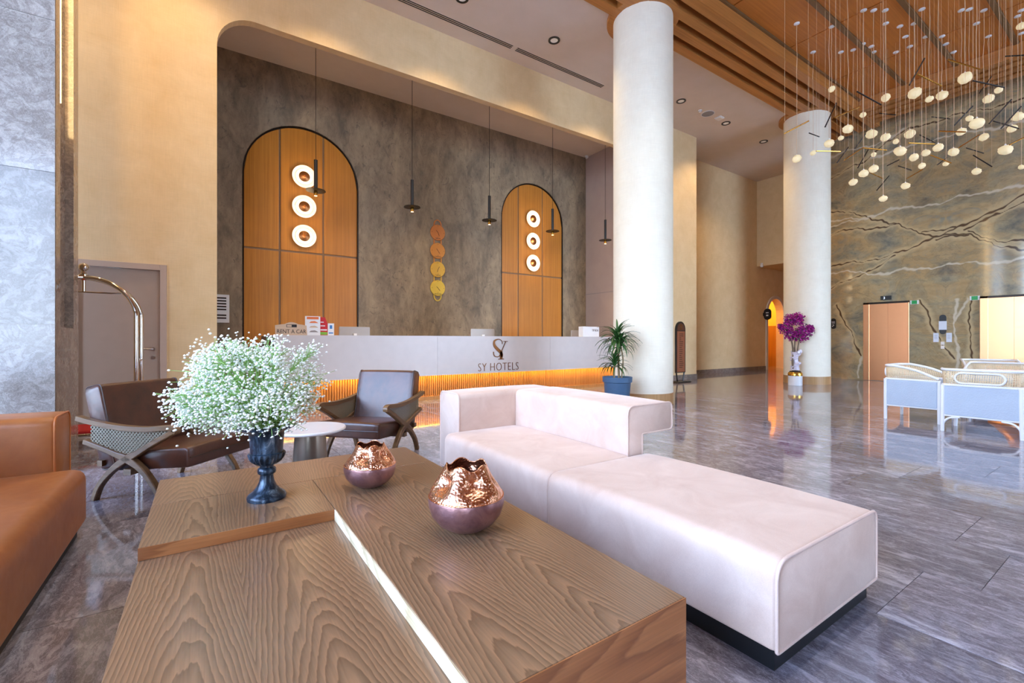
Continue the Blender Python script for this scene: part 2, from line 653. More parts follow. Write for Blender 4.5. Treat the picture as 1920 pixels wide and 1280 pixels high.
def marble_mat(name):
    """green-brown book-matched marble; vein distances come with the slabs"""
    m, nt, b = new_mat(name)
    g = node(nt, 'ShaderNodeNewGeometry')
    sp = node(nt, 'ShaderNodeSeparateXYZ')
    nt.links.new(g.outputs['Position'], sp.inputs[0])
    yy = fmath(nt, 'ABSOLUTE', fmath(nt, 'SUBTRACT', sp.outputs[1], 3.38))
    cb = node(nt, 'ShaderNodeCombineXYZ')
    nt.links.new(yy, cb.inputs[0])
    nt.links.new(fmath(nt, 'MULTIPLY', sp.outputs[2], 1.5), cb.inputs[1])
    v = cb.outputs[0]
    n1 = noise(nt, v, .6, 7, .6, .7)
    n2 = noise(nt, v, 1.3, 10, .66, .9)
    n3 = noise(nt, v, 5.0, 10, .72, .4)
    col = ramp(nt, n1, [(.34, srgb(96, 104, 104)), (.45, srgb(178, 162, 126)), (.54, srgb(164, 134, 92)), (.64, srgb(120, 132, 126))])
    col = mix(nt, .6, col, ramp(nt, n2, [(.32, srgb(84, 92, 94)), (.46, srgb(168, 154, 122)), (.56, srgb(198, 168, 120)), (.66, srgb(142, 148, 136))]))
    col = mix(nt, .5, col, ramp(nt, n3, [(.3, (.6, .6, .6)), (.6, (1, 1, 1))]), 'MULTIPLY')
    cr = ramp(nt, fmath(nt, 'ABSOLUTE', fmath(nt, 'SUBTRACT', n2, .5)), [(0, (1, 1, 1)), (.010, (0, 0, 0))])
    col = mix(nt, fmath(nt, 'MULTIPLY', cr, .3), col, srgb(66, 50, 38))
    w9 = fmath(nt, 'SUBTRACT', noise(nt, v, 7.0, 6, .65), .5)
    w4 = fmath(nt, 'SUBTRACT', noise(nt, v, 3.0, 4, .6), .5)
    al = node(nt, 'ShaderNodeAttribute', attribute_name='light_vein')
    ad = node(nt, 'ShaderNodeAttribute', attribute_name='dark_vein')
    dl = fmath(nt, 'MULTIPLY_ADD', w9, .045, al.outputs['Fac'])
    dd = fmath(nt, 'MULTIPLY_ADD', w4, .02, ad.outputs['Fac'])
    dd2 = fmath(nt, 'MULTIPLY_ADD', w9, .14, ad.outputs['Fac'])
    halo = ramp(nt, dd2, [(.04, (1, 1, 1)), (.11, (0, 0, 0))])
    col = mix(nt, fmath(nt, 'MULTIPLY', halo, .7), col, srgb(206, 182, 138))
    core = ramp(nt, dd, [(.009, (1, 1, 1)), (.019, (0, 0, 0))])
    col = mix(nt, fmath(nt, 'MULTIPLY', core, .92), col, srgb(70, 46, 32))
    lv = ramp(nt, dl, [(.012, (1, 1, 1)), (.034, (0, 0, 0))])
    col = mix(nt, fmath(nt, 'MULTIPLY', lv, .85), col, srgb(216, 204, 178))
    nt.links.new(col, b.inputs['Base Color'])
    b.inputs['Roughness'].default_value = .07
    b.inputs['IOR'].default_value = 1.55
    return m


M = {}
M['tile'] = stone_mat('grey marble tile', srgb(82, 77, 84), srgb(128, 123, 133), srgb(184, 181, 192), .035, (2.4, .8, 1), True, 1.75, .12)
M['grout'] = plain('grout', srgb(120, 112, 112), .7)
M['pillar_stone'] = stone_mat('pale grey pillar marble', srgb(110, 100, 94), srgb(150, 142, 136), srgb(188, 180, 174), .10, (1.1, 1.1, 1.1), True, 1.4)
M['side_stone'] = stone_mat('brown grey pillar marble', srgb(104, 92, 84), srgb(142, 128, 116), srgb(176, 160, 144), .05, (2.2, 2.2, 2.2), False, 1.6)
M['skirting'] = stone_mat('skirting stone', srgb(96, 86, 80), srgb(124, 112, 104), srgb(150, 138, 128), .1, (2, 2, 2), False)
M['cream'] = plaster_mat('cream textile wall', srgb(222, 190, 141), srgb(232, 203, 158), 3.0, .8, weave=True, bump=.1)
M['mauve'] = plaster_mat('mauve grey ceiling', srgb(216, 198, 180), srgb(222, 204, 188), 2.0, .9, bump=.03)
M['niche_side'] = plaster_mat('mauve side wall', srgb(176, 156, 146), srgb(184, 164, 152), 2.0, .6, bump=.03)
M['concrete'] = concrete_mat('trowelled grey plaster')
M['panel_wood'] = veneer_mat('orange oak veneer', srgb(190, 118, 30), srgb(216, 142, 46), .42, 'z')
M['panel_joint'] = plain('brown joint', srgb(150, 114, 76), .5)
M['ceiling_wood'] = veneer_mat('ceiling veneer', srgb(190, 110, 40), srgb(212, 130, 52), .45, 'x', 'World')
M['batten'] = plain('brown batten', srgb(128, 92, 54), .5)
M['beam'] = veneer_mat('oak beam', srgb(176, 110, 48), srgb(204, 134, 64), .45, 'x', 'World')
M['beam_y'] = veneer_mat('oak beam along', srgb(176, 110, 48), srgb(204, 134, 64), .45, 'y', 'World')
M['gap_shade'] = plain('painted gap shade', srgb(52, 32, 18), .8)  # near-black colour standing in for the shade between the beams
M['column'] = plaster_mat('white column render', srgb(242, 230, 206), srgb(248, 238, 216), 4.0, .7, weave=True, bump=.05)
M['column_base'] = veneer_mat('column base oak', srgb(176, 132, 84), srgb(200, 156, 104), .4, 'z')
M['marble'] = marble_mat('green brown marble')
M['copper_door'] = copper_mat('brushed copper', (.84, .40, .20), .33, brushed=True, dark=(.82, .39, .195))
M['dark_metal'] = plain('dark bronze', srgb(46, 36, 30), .4, .6)
M['black'] = plain('black satin', srgb(20, 19, 20), .4)
M['black_plinth'] = plain('black plinth', srgb(16, 18, 22), .45)
M['white'] = plain('white lacquer', srgb(240, 240, 240), .35)
M['paper'] = plain('white paper', srgb(232, 236, 244), .6)
M['green'] = plain('exit green', srgb(10, 130, 60), .4, emit=srgb(10, 140, 60), estr=.3)
M['brass'] = plain('brass', srgb(214, 160, 70), .25, 1)
M['gold'] = plain('gold', srgb(226, 180, 80), .25, 1)
M['chrome'] = plain('chrome', srgb(214, 206, 198), .1, 1)
M['steel'] = plain('satin steel', srgb(190, 186, 182), .28, 1)
M['door'] = plain('taupe door', srgb(172, 148, 130), .5)
M['door_frame'] = plain('taupe frame', srgb(190, 166, 148), .5)
M['red'] = plain('red carpet', srgb(170, 16, 22), .9)
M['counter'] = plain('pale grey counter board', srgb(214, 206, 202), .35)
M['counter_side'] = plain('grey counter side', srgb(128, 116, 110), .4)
M['counter_gap'] = plain('grey counter joint', srgb(150, 142, 140), .6)  # mid-grey behind the panel joints, also for printed lines
M['slat'] = veneer_mat('slat oak', srgb(176, 116, 52), srgb(206, 146, 78), .45, 'z')
M['bronze_letter'] = plain('bronze letter', srgb(122, 78, 44), .32, .85)
M['velvet'] = velvet_mat('blush velvet', srgb(208, 178, 160), srgb(224, 199, 183))
M['velvet_pipe'] = velvet_mat('blush velvet piping', srgb(214, 184, 168), srgb(230, 204, 190))
M['cognac'] = leather_mat('cognac leather', srgb(146, 80, 34), srgb(176, 108, 52), .4, 3)
M['cognac_pipe'] = leather_mat('cognac piping', srgb(166, 88, 36), srgb(190, 110, 48), .4, 3)
M['brown_leather'] = leather_mat('dark brown leather', srgb(58, 31, 20), srgb(90, 49, 30), .34, 7, .2)
M['brown_pipe'] = leather_mat('dark piping', srgb(48, 28, 20), srgb(64, 38, 26), .4, 7)
M['frame_wood'] = veneer_mat('walnut frame', srgb(96, 68, 42), srgb(134, 100, 66), .4, 'y')
M['arm_cane'] = cane_mat('dark cane', srgb(138, 128, 106), .027, .36)
M['table_top'] = wood_mat('ash veneer', srgb(134, 103, 76), srgb(114, 84, 60), srgb(154, 116, 84), 'y', 96, .28, .3, .25, .075)
M['table_top_x'] = wood_mat('ash veneer far', srgb(138, 106, 78), srgb(118, 87, 62), srgb(158, 120, 88), 'y', 90, .28, .34, .25, .12)
M['table_edge'] = wood_mat('ash edge', srgb(168, 104, 56), srgb(146, 88, 46), srgb(180, 116, 66), 'x', 60, .4, .5, .1, .03)
M['sapwood'] = wood_mat('pale sapwood edge', srgb(222, 204, 170), srgb(196, 174, 136), srgb(236, 220, 190), 'y', 80, .65, .2, 0, .05)
M['copper_hammered'] = copper_mat('hammered copper', (.93, .47, .28), .25, .34)
M['copper_patina'] = copper_mat('mauve copper patina', srgb(176, 130, 124), .34, .05, .75, srgb(118, 84, 88))
M['table_white'] = plain('white marble top', srgb(232, 226, 222), .12)
M['pewter'] = plain('pewter cone', srgb(150, 138, 124), .3, .85)
M['pot_blue'] = plain('slate blue pot', srgb(62, 92, 122), .5, bump=.3, bscale=30)
M['leaf'] = plain('dracaena green', srgb(52, 92, 40), .4)
M['stem'] = plain('cane stem', srgb(150, 126, 88), .7)
M['soil'] = plain('soil', srgb(50, 36, 26), .9)
M['gyp_stem'] = plain('fresh green stem', srgb(146, 188, 100), .6)
M['gyp_white'] = plain('white blossom', srgb(252, 252, 246), .6)
M['magenta'] = plain('magenta bract', srgb(178, 20, 136), .6)
M['purple'] = plain('violet bract', srgb(128, 16, 116), .6)
M['trunk'] = plain('grey trunk', srgb(124, 106, 86), .8)
M['gauze'] = plain('white gauze ribbon', srgb(236, 228, 240), .7)
M['rattan'] = plain('white lacquered rattan', srgb(246, 246, 248), .35)
M['cane'] = cane_mat('natural cane', srgb(232, 208, 170), .02, .27)
M['upholstery'] = plain('pale blue grey upholstery', srgb(190, 202, 218), .8, bump=.5, bscale=60)
M['cushion'] = plain('pale cushion', srgb(214, 210, 206), .85)
M['led_warm'] = emit_mat('warm led strip', (1.0, .6, .10), 38)
M['led_pillar'] = emit_mat('pillar led', (1.0, .68, .3), 30)
M['led_wall'] = emit_mat('wall lamp glow', (1.0, .80, .55), .95)
M['lens'] = emit_mat('lamp lens', (.8, .74, .66), .12)
M['pendant_lens'] = emit_mat('pendant lens', (1.0, .7, .35), 6)
M['dish'] = plain('white dish', srgb(246, 236, 226), .4)
M['glass'] = glass_mat('clear glass')
M['mullion'] = plain('window mullion', srgb(70, 66, 64), .4, .5)
M['paving'] = plain('pale paving', srgb(200, 196, 190), .8)
M['arch_yellow'] = plaster_mat('yellow washed wall', srgb(232, 190, 90), srgb(240, 200, 100), 3, .8)
M['arch_wood'] = veneer_mat('dado wood', srgb(150, 100, 40), srgb(176, 122, 56), .4, 'z')
M['silver'] = plain('monitor back', srgb(176, 170, 164), .3, .3)
M['sign_wood'] = veneer_mat('pale wood sign', srgb(206, 176, 146), srgb(222, 194, 164), .5, 'x')
M['orange_print'] = plain('orange print', srgb(232, 120, 60), .5)
M['red_print'] = plain('red brochure', srgb(206, 30, 36), .45)
M['blue_print'] = plain('blue print', srgb(50, 120, 190), .5)
M['green_print'] = plain('green print', srgb(120, 180, 50), .5)
M['copper_sign'] = plain('copper sign face', srgb(176, 112, 82), .4, .5)
M['cord'] = plain('pale cord', srgb(226, 190, 150), .6)
M['ball_shade'] = None

# crumpled shade of the pendant balls: lit from inside
m, nt, b = new_mat('crumpled cream shade')
vo = node(nt, 'ShaderNodeTexVoronoi', ins={'Scale': 42.0})
vo.feature = 'DISTANCE_TO_EDGE'
nt.links.new(mapped(nt, (1, 1, 1)), vo.inputs['Vector'])
cr = ramp(nt, vo.outputs['Distance'], [(.0, srgb(196, 160, 96)), (.14, srgb(250, 236, 198))])
nt.links.new(cr, b.inputs['Base Color'])
nt.links.new(cr, b.inputs['Emission Color'])
b.inputs['Emission Strength'].default_value = .46
b.inputs['Roughness'].default_value = .6
add_bump(nt, b, vo.outputs['Distance'], .6, .01)
M['ball_shade'] = m

# urn: blackened blue with silver mixed in by noise
m, nt, b = new_mat('blue black silver urn')
n = noise(nt, mapped(nt, (14, 14, 4)), 1.6, 8, .7, 1.0)
nt.links.new(ramp(nt, n, [(.46, srgb(22, 36, 50)), (.60, srgb(74, 92, 110)), (.72, srgb(196, 202, 210))]), b.inputs['Base Color'])
b.inputs['Metallic'].default_value = .35
b.inputs['Roughness'].default_value = .28
add_bump(nt, b, n, .15, .005)
M['urn'] = m

# ------------------------------------------------------------------ ground outside
tag(MB().box(-40, 40, -40, 30, -.4, -.3).build('ground', M['paving']), 'pale paving outside the glazed walls', 'ground', kind='structure')

# ------------------------------------------------------------------ floor and its tiles
floor = tag(MB().box(XL, 20.2, YB, 11.6, -.25, -.004).build('floor', M['grout']), 'polished grey marble floor of long tiles', 'floor', kind='structure')
S_, C_ = math.sin(YAW), math.cos(YAW)


def in_view(x, y):
    d = S_ * x + C_ * y
    l = C_ * x - S_ * y
    if d < .35:
        return 0
    px, py = 960 + l / d * 853.3, 637 + EYE / d * 853.3
    if -160 < px < 2080 and py < 1500:
        return 1 / (d * d * d)
    return 0


TW, TL = .6, 1.2
known = {0: .718, 1: .518, 2: .73}
tiles = []
k0 = -14
for k in range(k0, 30):
    x0 = 2.3 + TW * k
    off = known.get(k, random.choice((.12, .33, .52, .72, .93)))
    y = off - TL * 9
    while y < 11.6:
        ya, yb = max(y, YB), min(y + TL, 11.6 if x0 < 10 or x0 > 17 else 9.0)
        if yb - ya > .05:
            tiles.append((in_view(x0 + TW / 2, (ya + yb) / 2), x0, ya, yb))
        y += TL
tiles.sort(key=lambda t: -t[0])
G = .0015
tm = MB().box(-TW / 2 + G, TW / 2 - G, -TL / 2 + G, TL / 2 - G, -.02, 0)
first = None
rest = MB()
n_t = 0
for w, x0, ya, yb in tiles:
    full = abs(yb - ya - TL) < 1e-3
    if w > 0 and full and n_t < 290:
        if first is None:
            first = tm.build('tile', M['tile'], floor, loc=(x0 + TW / 2, (ya + yb) / 2, 0))
        else:
            share(first, 'tile', floor, (x0 + TW / 2, (ya + yb) / 2, 0))
        n_t += 1
    else:
        rest.box(x0 + G, x0 + TW - G, ya + G, yb - G, -.02, 0)
o = rest.build('far_tiles', M['tile'], floor)
o['kind'] = 'stuff'

# ------------------------------------------------------------------ glazed walls (left of and behind the camera)
WT = 6.5
wl = tag(MB().box(XL - .3, XL, YB, 10.6, WT, 7.6).box(XL - .3, XL, 5.0, 10.6, 0, WT).box(XL - .3, XL, YB, 5.0, -.02, .1).box(XL - .3, XL, YB, -2.5, .1, WT).build('wall_left', M['cream']),
         'cream side wall around tall glazing', 'wall', kind='structure')
wb = tag(MB().box(XL - .3, 15.7, YB - .3, YB, WT, 7.6).box(XL, 15.4, YB - .3, YB, -.02, .1).box(-3.5, 10.0, YB - .3, YB, .1, WT).box(15.3, 15.7, YB - .3, YB, 0, WT).build('wall_back', M['panel_wood']),  # unseen; solid width and wood finish chosen to cut light from behind
         'unseen wood-panelled rear wall between tall glazing', 'wall', kind='structure')
for nm, lab, loc, rz, width, n in (('window_1', 'tall window wall at the side of the lounge', (XL - .12, 1.25, .1), PI / 2, 7.5, 4),
                                   ('window_2', 'tall window wall behind the leather sofa', (-4.8, YB - .12, .1), 0, 2.6, 2),
                                   ('window_3', 'tall window wall behind the rattan chairs', (12.65, YB - .12, .1), 0, 5.3, 3)):
    win = thing(nm, lab, 'window', loc, rz, kind='structure')
    mul = MB()
    for i in range(n + 1):
        x = -width / 2 + width * i / n
        mul.box(x - .03, x + .03, -.05, .05, 0, WT - .1)
    for z in (0, 2.6, WT - .16):
        mul.box(-width / 2, width / 2, -.05, .05, z, z + .06)
    mul.build('mullion', M['mullion'], win)
    hp = width / n / 2
    p0 = MB().box(-hp + .035, hp - .035, -.006, .006, 0, WT - .2).build('pane', M['glass'], win, loc=(-width / 2 + hp, 0, .05))
    for i in range(1, n):
        share(p0, 'pane', win, (-width / 2 + hp * (2 * i + 1), 0, .05))

# ------------------------------------------------------------------ cream wall with the reception opening
XO = .146                      # left edge of the opening
ZO = 5.98                      # underside of the lintel
XE = 9.75                      # right end of the opening
wall = MB()
poly = [(XL, 0), (-1.43, 0), (-1.43, 2.17), (-.442, 2.17), (-.442, 0), (XO, 0), (XO, ZO - .5)] + arc(XO + .5, ZO - .5, .5, 180, 90, 10)[1:] + [(XE, ZO), (XE, 0), (11.83, 0), (11.83, ZC), (XL, ZC)]
wall.prism(poly, 'y', YW, YW + .14)
tag(wall.build('wall_front', M['cream']), 'cream textured wall with a large round-cornered opening to the reception', 'wall', kind='structure')
tag(MB().box(11.69, 11.83, YW + .14, YF, 0, ZC).build('wall_return', M['cream']), 'short cream wall return beside the reception opening', 'wall', kind='structure')
tag(MB().box(-.44, XO, YW - .012, YW - .001, 0.001, .15).build('baseboard_front', M['skirting']),
    'grey stone skirting under the cream wall beside the door', 'baseboard', kind='structure')

# niche: rear wall with two arched recesses
niche = tag(MB().box(-.8, XE + .1, YN + .06, YN + .25, 0, ZC).build('wall_niche', M['concrete']), 'grey brown trowelled plaster wall behind the reception desk', 'wall', kind='structure')
ARCHES = [(.612, 2.848), (6.65, 8.82)]
SPR = 4.46
zt = 6.75
skin = MB()
# plaster skin in front of the wall, left open at the two arches
def arch_pts(x0, x1, zs, n=24):
    r = (x1 - x0) / 2
    return arc((x0 + x1) / 2, zs, r, 180, 0, n)
edges = [-.8, ARCHES[0][0], ARCHES[0][1], ARCHES[1][0], ARCHES[1][1], XE]
for a, b_ in ((edges[0], edges[1]), (edges[2], edges[3]), (edges[4], edges[5])):
    skin.box(a, b_, YN, YN + .06, 0, zt)
for x0, x1 in ARCHES:
    pts = arch_pts(x0, x1, SPR)
    for i in range(len(pts) - 1):
        a, b_ = pts[i], pts[i + 1]
        skin.prism([(a[0], a[1]), (b_[0], b_[1]), (b_[0], zt), (a[0], zt)], 'y', YN, YN + .06)
skin.build('plaster_skin', M['concrete'], niche)

JX = [(1.27, 2.115), (7.23, 8.08)]
for (x0, x1), (j0, j1), nm in zip(ARCHES, JX, ('nearer the open cream wall', 'beside the mauve side wall')):
    t = thing('arched_wood_panel', 'arched recess lined with orange wood panels, ' + nm, 'panel', ((x0 + x1) / 2, YN + .05, 0), group='arched panels behind the desk')
    xc, r = (x0 + x1) / 2, (x1 - x0) / 2
    MB().prism([(-r, 1.0), (r, 1.0)] + [(p[0] - xc, p[1]) for p in arch_pts(x0, x1, SPR)][::-1], 'y', -.004, .008).build('joint_board', M['panel_joint'], t)
    zj = 2.965
    cols = [(x0, j0), (j0, j1), (j1, x1)]
    for a, b_ in cols:
        g = .019
        a2, b2 = a + (g if a > x0 else .02) - xc, b_ - (g if b_ < x1 else .02) - xc
        MB().box(a2, b2, -.022, -.004, 1.0, zj - g).build('panel', M['panel_wood'], t, bevel=.004, seg=1)
        top = [(a2, zj + g), (b2, zj + g)]
        n = 10
        rr = r - .02
        for i in range(n + 1):
            x = b2 + (a2 - b2) * i / n
            top.append((x, SPR + math.sqrt(max(0, rr * rr - x * x))))
        MB().prism(top, 'y', -.022, -.004).build('panel', M['panel_wood'], t, bevel=.004, seg=1)
    rim = [(-r, 1.0), (-r, SPR)] + [(p[0] - xc, p[1]) for p in arch_pts(x0, x1, SPR)] + [(r, 1.0)]
    MB().bar([(p[0] * .992, -.025, p[1]) for p in rim], .03, .05, (0, 1, 0)).build('rim', M['dark_metal'], t)

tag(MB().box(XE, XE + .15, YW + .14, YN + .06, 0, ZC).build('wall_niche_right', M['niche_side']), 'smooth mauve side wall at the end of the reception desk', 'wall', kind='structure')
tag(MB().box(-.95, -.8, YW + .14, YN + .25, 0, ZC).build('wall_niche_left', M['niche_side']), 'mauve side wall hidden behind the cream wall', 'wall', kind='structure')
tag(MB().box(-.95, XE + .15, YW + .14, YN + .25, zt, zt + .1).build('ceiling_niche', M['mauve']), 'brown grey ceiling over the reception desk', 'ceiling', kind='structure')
tag(MB().box(XE - .004, XE + .002, YW + .2, YN, 2.52, 2.535).build('trim_1', M['counter_gap']), 'thin horizontal joint on the mauve side wall', 'trim', kind='structure')

# set-back wall, corridor, bulkhead
far = MB()
ax0, ax1, az = 17.68, 19.03, 2.1
ap = arc((ax0 + ax1) / 2, az, (ax1 - ax0) / 2, 180, 0, 20)
far.prism([(11.69, 0), (ax0, 0)] + ap + [(ax1, 0), (20.2, 0), (20.2, ZC), (11.69, ZC)], 'y', YF, YF + .3)
tag(far.build('wall_far', M['cream']), 'cream textured wall with a small arched doorway', 'wall', kind='structure')
tag(MB().bar([(ax0, YF - .02, 0)] + [(p[0], YF - .02, p[1]) for p in ap] + [(ax1, YF - .02, 0)], .12, .04, (0, 1, 0)).build('trim_2', M['mauve']), 'taupe surround of the small arched doorway', 'trim', kind='structure')
tag(MB().box(11.84, ax0 - .06, YF - .015, YF - .001, .001, .145).build('baseboard_far', M['skirting']), 'brown grey stone skirting along the set-back cream wall', 'baseboard', kind='structure')
tag(MB().box(9.9, 11.83, YW - .015, YW - .001, .001, .145).box(11.831, 11.845, YW - .015, YF - .016, .001, .145).build('baseboard_return', M['skirting']), 'stone skirting under the cream wall end behind the sign', 'baseboard', kind='structure')
tag(MB().box(17.0, 17.2, 6.3, YF, 3.9, ZC).box(17.0, 20.2, 6.3, YF, 3.85, 3.9).build('wall_bulkhead', M['cream']), 'cream bulkhead above the corridor entrance', 'wall', kind='structure')
tag(MB().box(20.2, 20.4, 6.0, 11.8, 0, ZC).build('wall_corridor', M['cream']), 'cream end wall of the corridor', 'wall', kind='structure')
tag(MB().box(15.5, 20.2, 6.1, 6.3, 0, ZC).build('wall_corridor_side', M['cream']), 'cream side wall of the corridor', 'wall', kind='structure')
room = tag(MB().box(16.6, 20.2, 11.4, 11.6, 0, 3.3).box(16.5, 16.6, YF + .3, 11.6, 0, 3.3).box(16.5, 20.2, YF + .3, 11.6, 3.3, 3.4).build('wall_arch_room', M['arch_yellow']),
           'yellow lit wall seen through the arched doorway', 'wall', kind='structure')
MB().box(16.6, 20.16, 11.36, 11.4, 0, 1.73).build('dado', M['arch_wood'], room)
MB().box(20.16, 20.2, YF + .3, 11.4, 0, 1.73).build('dado', M['arch_wood'], room)
MB().box(20.18, 20.2, YF + .3, 11.4, 1.73, 3.3).build('upper_wall', M['arch_yellow'], room)
d = bpy.data.lights.new('arch_room_lamp', 'POINT')
d.energy, d.color, d.shadow_soft_size = 120, (1.0, .62, .16), .15
o = bpy.data.objects.new('arch_room_lamp', d)
o.location = (18.6, 10.2, 2.9)
C.objects.link(o)

# ------------------------------------------------------------------ ceilings
YE0, YE1 = 4.65, 5.75          # strip of beams between plaster and wood ceiling
XB0, XB1 = 13.75, 14.85        # strip of beams along the marble wall
ceil_p = MB()
ceil_p.box(XL, XE + .2, YE1, YW, ZC, ZC + .3).box(XE + .2, 20.2, YE1, YF + .3, ZC, ZC + .3)
ceil_p = tag(ceil_p.build('ceiling', M['mauve']), 'mauve grey plaster ceiling with downlights before the reception', 'ceiling', kind='structure')
ceil_w = tag(MB().box(XL, XR + .3, YB, YE0 + .02, ZW + .03, ZW + .3).build('ceiling_wood', M['batten']), 'orange brown wooden ceiling of large panels', 'ceiling', kind='structure')
first = None
xs = [7.96 - 2.12 * 7 + 2.12 * i for i in range(12)]
ys = [3.75 - .9 * 13 + .9 * i for i in range(15)]
for x in xs:
    for y in ys:
        if y + .9 > YE0 + .9 or x + 2.12 > XB1 + 1.9:
            continue
        if first is None:
            first = MB().box(.014, 2.106, .045, .855, 0, .03).build('panel', M['ceiling_wood'], ceil_w, loc=(x, y, ZW))
        else:
            share(first, 'panel', ceil_w, (x, y, ZW))
for y in ys:
    if y < YE0:
        MB().box(XL, XB1 + .5, y - .04, y + .04, ZW - .035, ZW + .03).build('batten', M['batten'], ceil_w)
# beams along x
pitch = (YE1 - YE0) / 3.58
for i in range(4):
    y = YE0 + pitch * i
    MB().box(XL, XB1 + .3, y, y + pitch * .58, ZC - .08, ZC + .5).build('beam', M['beam'], ceil_w)
MB().box(XL, 20.2, YE0, YE1 + .1, ZC + .5, ZC + .56).build('gap_shade_board', M['gap_shade'], ceil_w)
for i in range(4):
    x = XB0 + pitch * i
    MB().box(x, x + pitch * .58, YB, YE0 - .002, ZC - .08, ZC + .24).build('beam', M['beam_y'], ceil_w)
MB().box(XB0, XB1, YB, YE0, ZC + .195, ZC + .2).build('gap_shade_board', M['gap_shade'], ceil_w)

# slot diffuser
for i, (x0, x1, w) in enumerate(((2.63, 5.12, 'run cut by the top picture edge'), (5.19, 7.66, 'end by the white column'))):
    t = thing('slot_diffuser', 'black two-slot air diffuser in the plaster ceiling, ' + w, 'air vent', ((x0 + x1) / 2, 7.57, ZC), group='slot air diffusers')
    h = (x1 - x0) / 2
    MB().box(-h, h, -.07, .07, -.004, 0).build('flange', M['mauve'], t)
    for y in (-.045, -.002, .04):
        MB().box(-h + .02, h - .02, y - .012, y + .012, -.006, -.003).build('slot', M['black'], t)

# downlights
DL = [(-4.3, 6.95, 'above the far pillar side'), (-2.3, 6.95, 'above the stone pillar'), (-.35, 6.95, 'above the taupe door'), (1.66, 6.95, 'over the round side table'), (3.66, 6.96, 'cut by the top edge of the picture'),
      (5.67, 6.93, 'left of the front white column'), (7.7, 6.95, 'hidden behind the front white column'), (9.7, 6.95, 'just past the front white column'), (11.7, 6.98, 'beside the emergency light'), (13.7, 7.0, 'nearest the rear white column')]
proto = None
for x, y, w in DL:
    if proto is None:
        proto = thing('downlight', '', 'downlight', (x, y, ZC), group='recessed ceiling downlights')
        MB().lathe([(.075, -.001), (.115, -.001), (.115, -.014), (.075, -.012), (.075, -.001)], 28, caps=False).build('trim_ring', M['black'], proto, 40)
        MB().lathe([(.001, -.002), (.074, -.002), (.074, -.006), (.001, -.006)], 20).build('lens', M['lens'], proto, 40)
        t = proto
    else:
        t = copy_tree(proto)
        t.location = (x, y, ZC)
    t['label'] = 'black-ringed recessed ceiling downlight ' + w
    d = bpy.data.lights.new('downlight_beam', 'SPOT')
    d.energy, d.color, d.spot_size, d.spot_blend, d.shadow_soft_size = 150, (1.0, .74, .44), math.radians(115), .7, .06
    o = bpy.data.objects.new('downlight_beam', d)
    o.location = (x, y, ZC - .04)
    C.objects.link(o)

for x, y, w in ((.4, .9, 'over the near end of the coffee table'), (3.0, .9, 'over the aisle beside the ottoman'), (5.6, .9, 'before the nearest rattan chair'), (.4, 3.3, 'over the round side table'),
                (3.0, 3.3, 'over the far end of the velvet sofa'), (5.6, 3.3, 'nearest the front white column'), (8.2, .9, 'over the nearest rattan chair'), (10.8, -1.5, 'behind the rattan chairs'), (13.0, -1.5, 'near the marble wall behind the rattan chairs')):
    t = copy_tree(proto)  # added lamps above the view, brightening the tops of the furniture
    t.location = (x, y, ZW)
    t['group'] = 'added fill downlights in the wooden ceiling'
    t['label'] = 'added fill downlight in the wooden ceiling ' + w
    d = bpy.data.lights.new('lounge_fill_beam', 'SPOT')
    d.energy, d.color, d.spot_size, d.spot_blend, d.shadow_soft_size = 170, (.86, .93, 1.0), math.radians(100), .8, .08
    o = bpy.data.objects.new('lounge_fill_beam', d)
    o.location = (x, y, ZW - .04)
    C.objects.link(o)

t = thing('ceiling_speaker', 'round grey loudspeaker grille flush in the plaster ceiling', 'speaker', (10.82, 6.95, ZC))
MB().lathe([(.001, 0), (.15, 0), (.15, -.008), (.001, -.012)], 32).build('grille', plain('grey grille', srgb(150, 146, 146), .6), t, 40)
MB().lathe([(.15, 0), (.165, 0), (.165, -.008), (.15, -.01), (.15, 0)], 32, caps=False).build('ring', M['white'], t, 40)
t = thing('smoke_detector', 'small white round smoke detector beside the ceiling loudspeaker', 'smoke detector', (10.5, 6.96, ZC))
MB().lathe([(.001, 0), (.05, 0), (.05, -.02), (.035, -.045), (.001, -.05)], 20).build('body', M['white'], t, 40)
MB().lathe([(.036, -.028), (.045, -.028), (.045, -.034), (.036, -.034), (.036, -.028)], 20, caps=False).build('vent_ring', M['black'], t, 40)
t = thing('emergency_light', 'white square emergency light on the plaster ceiling', 'light', (11.26, 6.9, ZC))
MB().box(-.09, .09, -.09, .09, -.03, 0).build('body', M['white'], t, bevel=.006)
MB().box(-.075, .075, -.075, .075, -.05, -.03).build('diffuser', M['dish'], t, bevel=.01)

# ------------------------------------------------------------------ columns
for x, y, lab in ((6.62, 5.55, 'thick round white column beside the potted plant'), (13.14, 5.6, 'thick round white column behind the magenta flowers')):
    t = thing('column', lab, 'column', (x, y, 0), kind='structure', group='white lobby columns')
    MB().lathe([(.525, .2), (.525, ZW)], 96).build('shaft', M['column'], t, 40)
    MB().lathe([(.53, .0), (.53, .2)], 96).build('base_ring', M['column_base'], t, 40)
    MB().lathe([(.60, ZC - .075), (.64, ZC - .075), (.64, ZC + .05), (.60, ZC + .05)], 64).build('collar', M['beam'], t, 40)

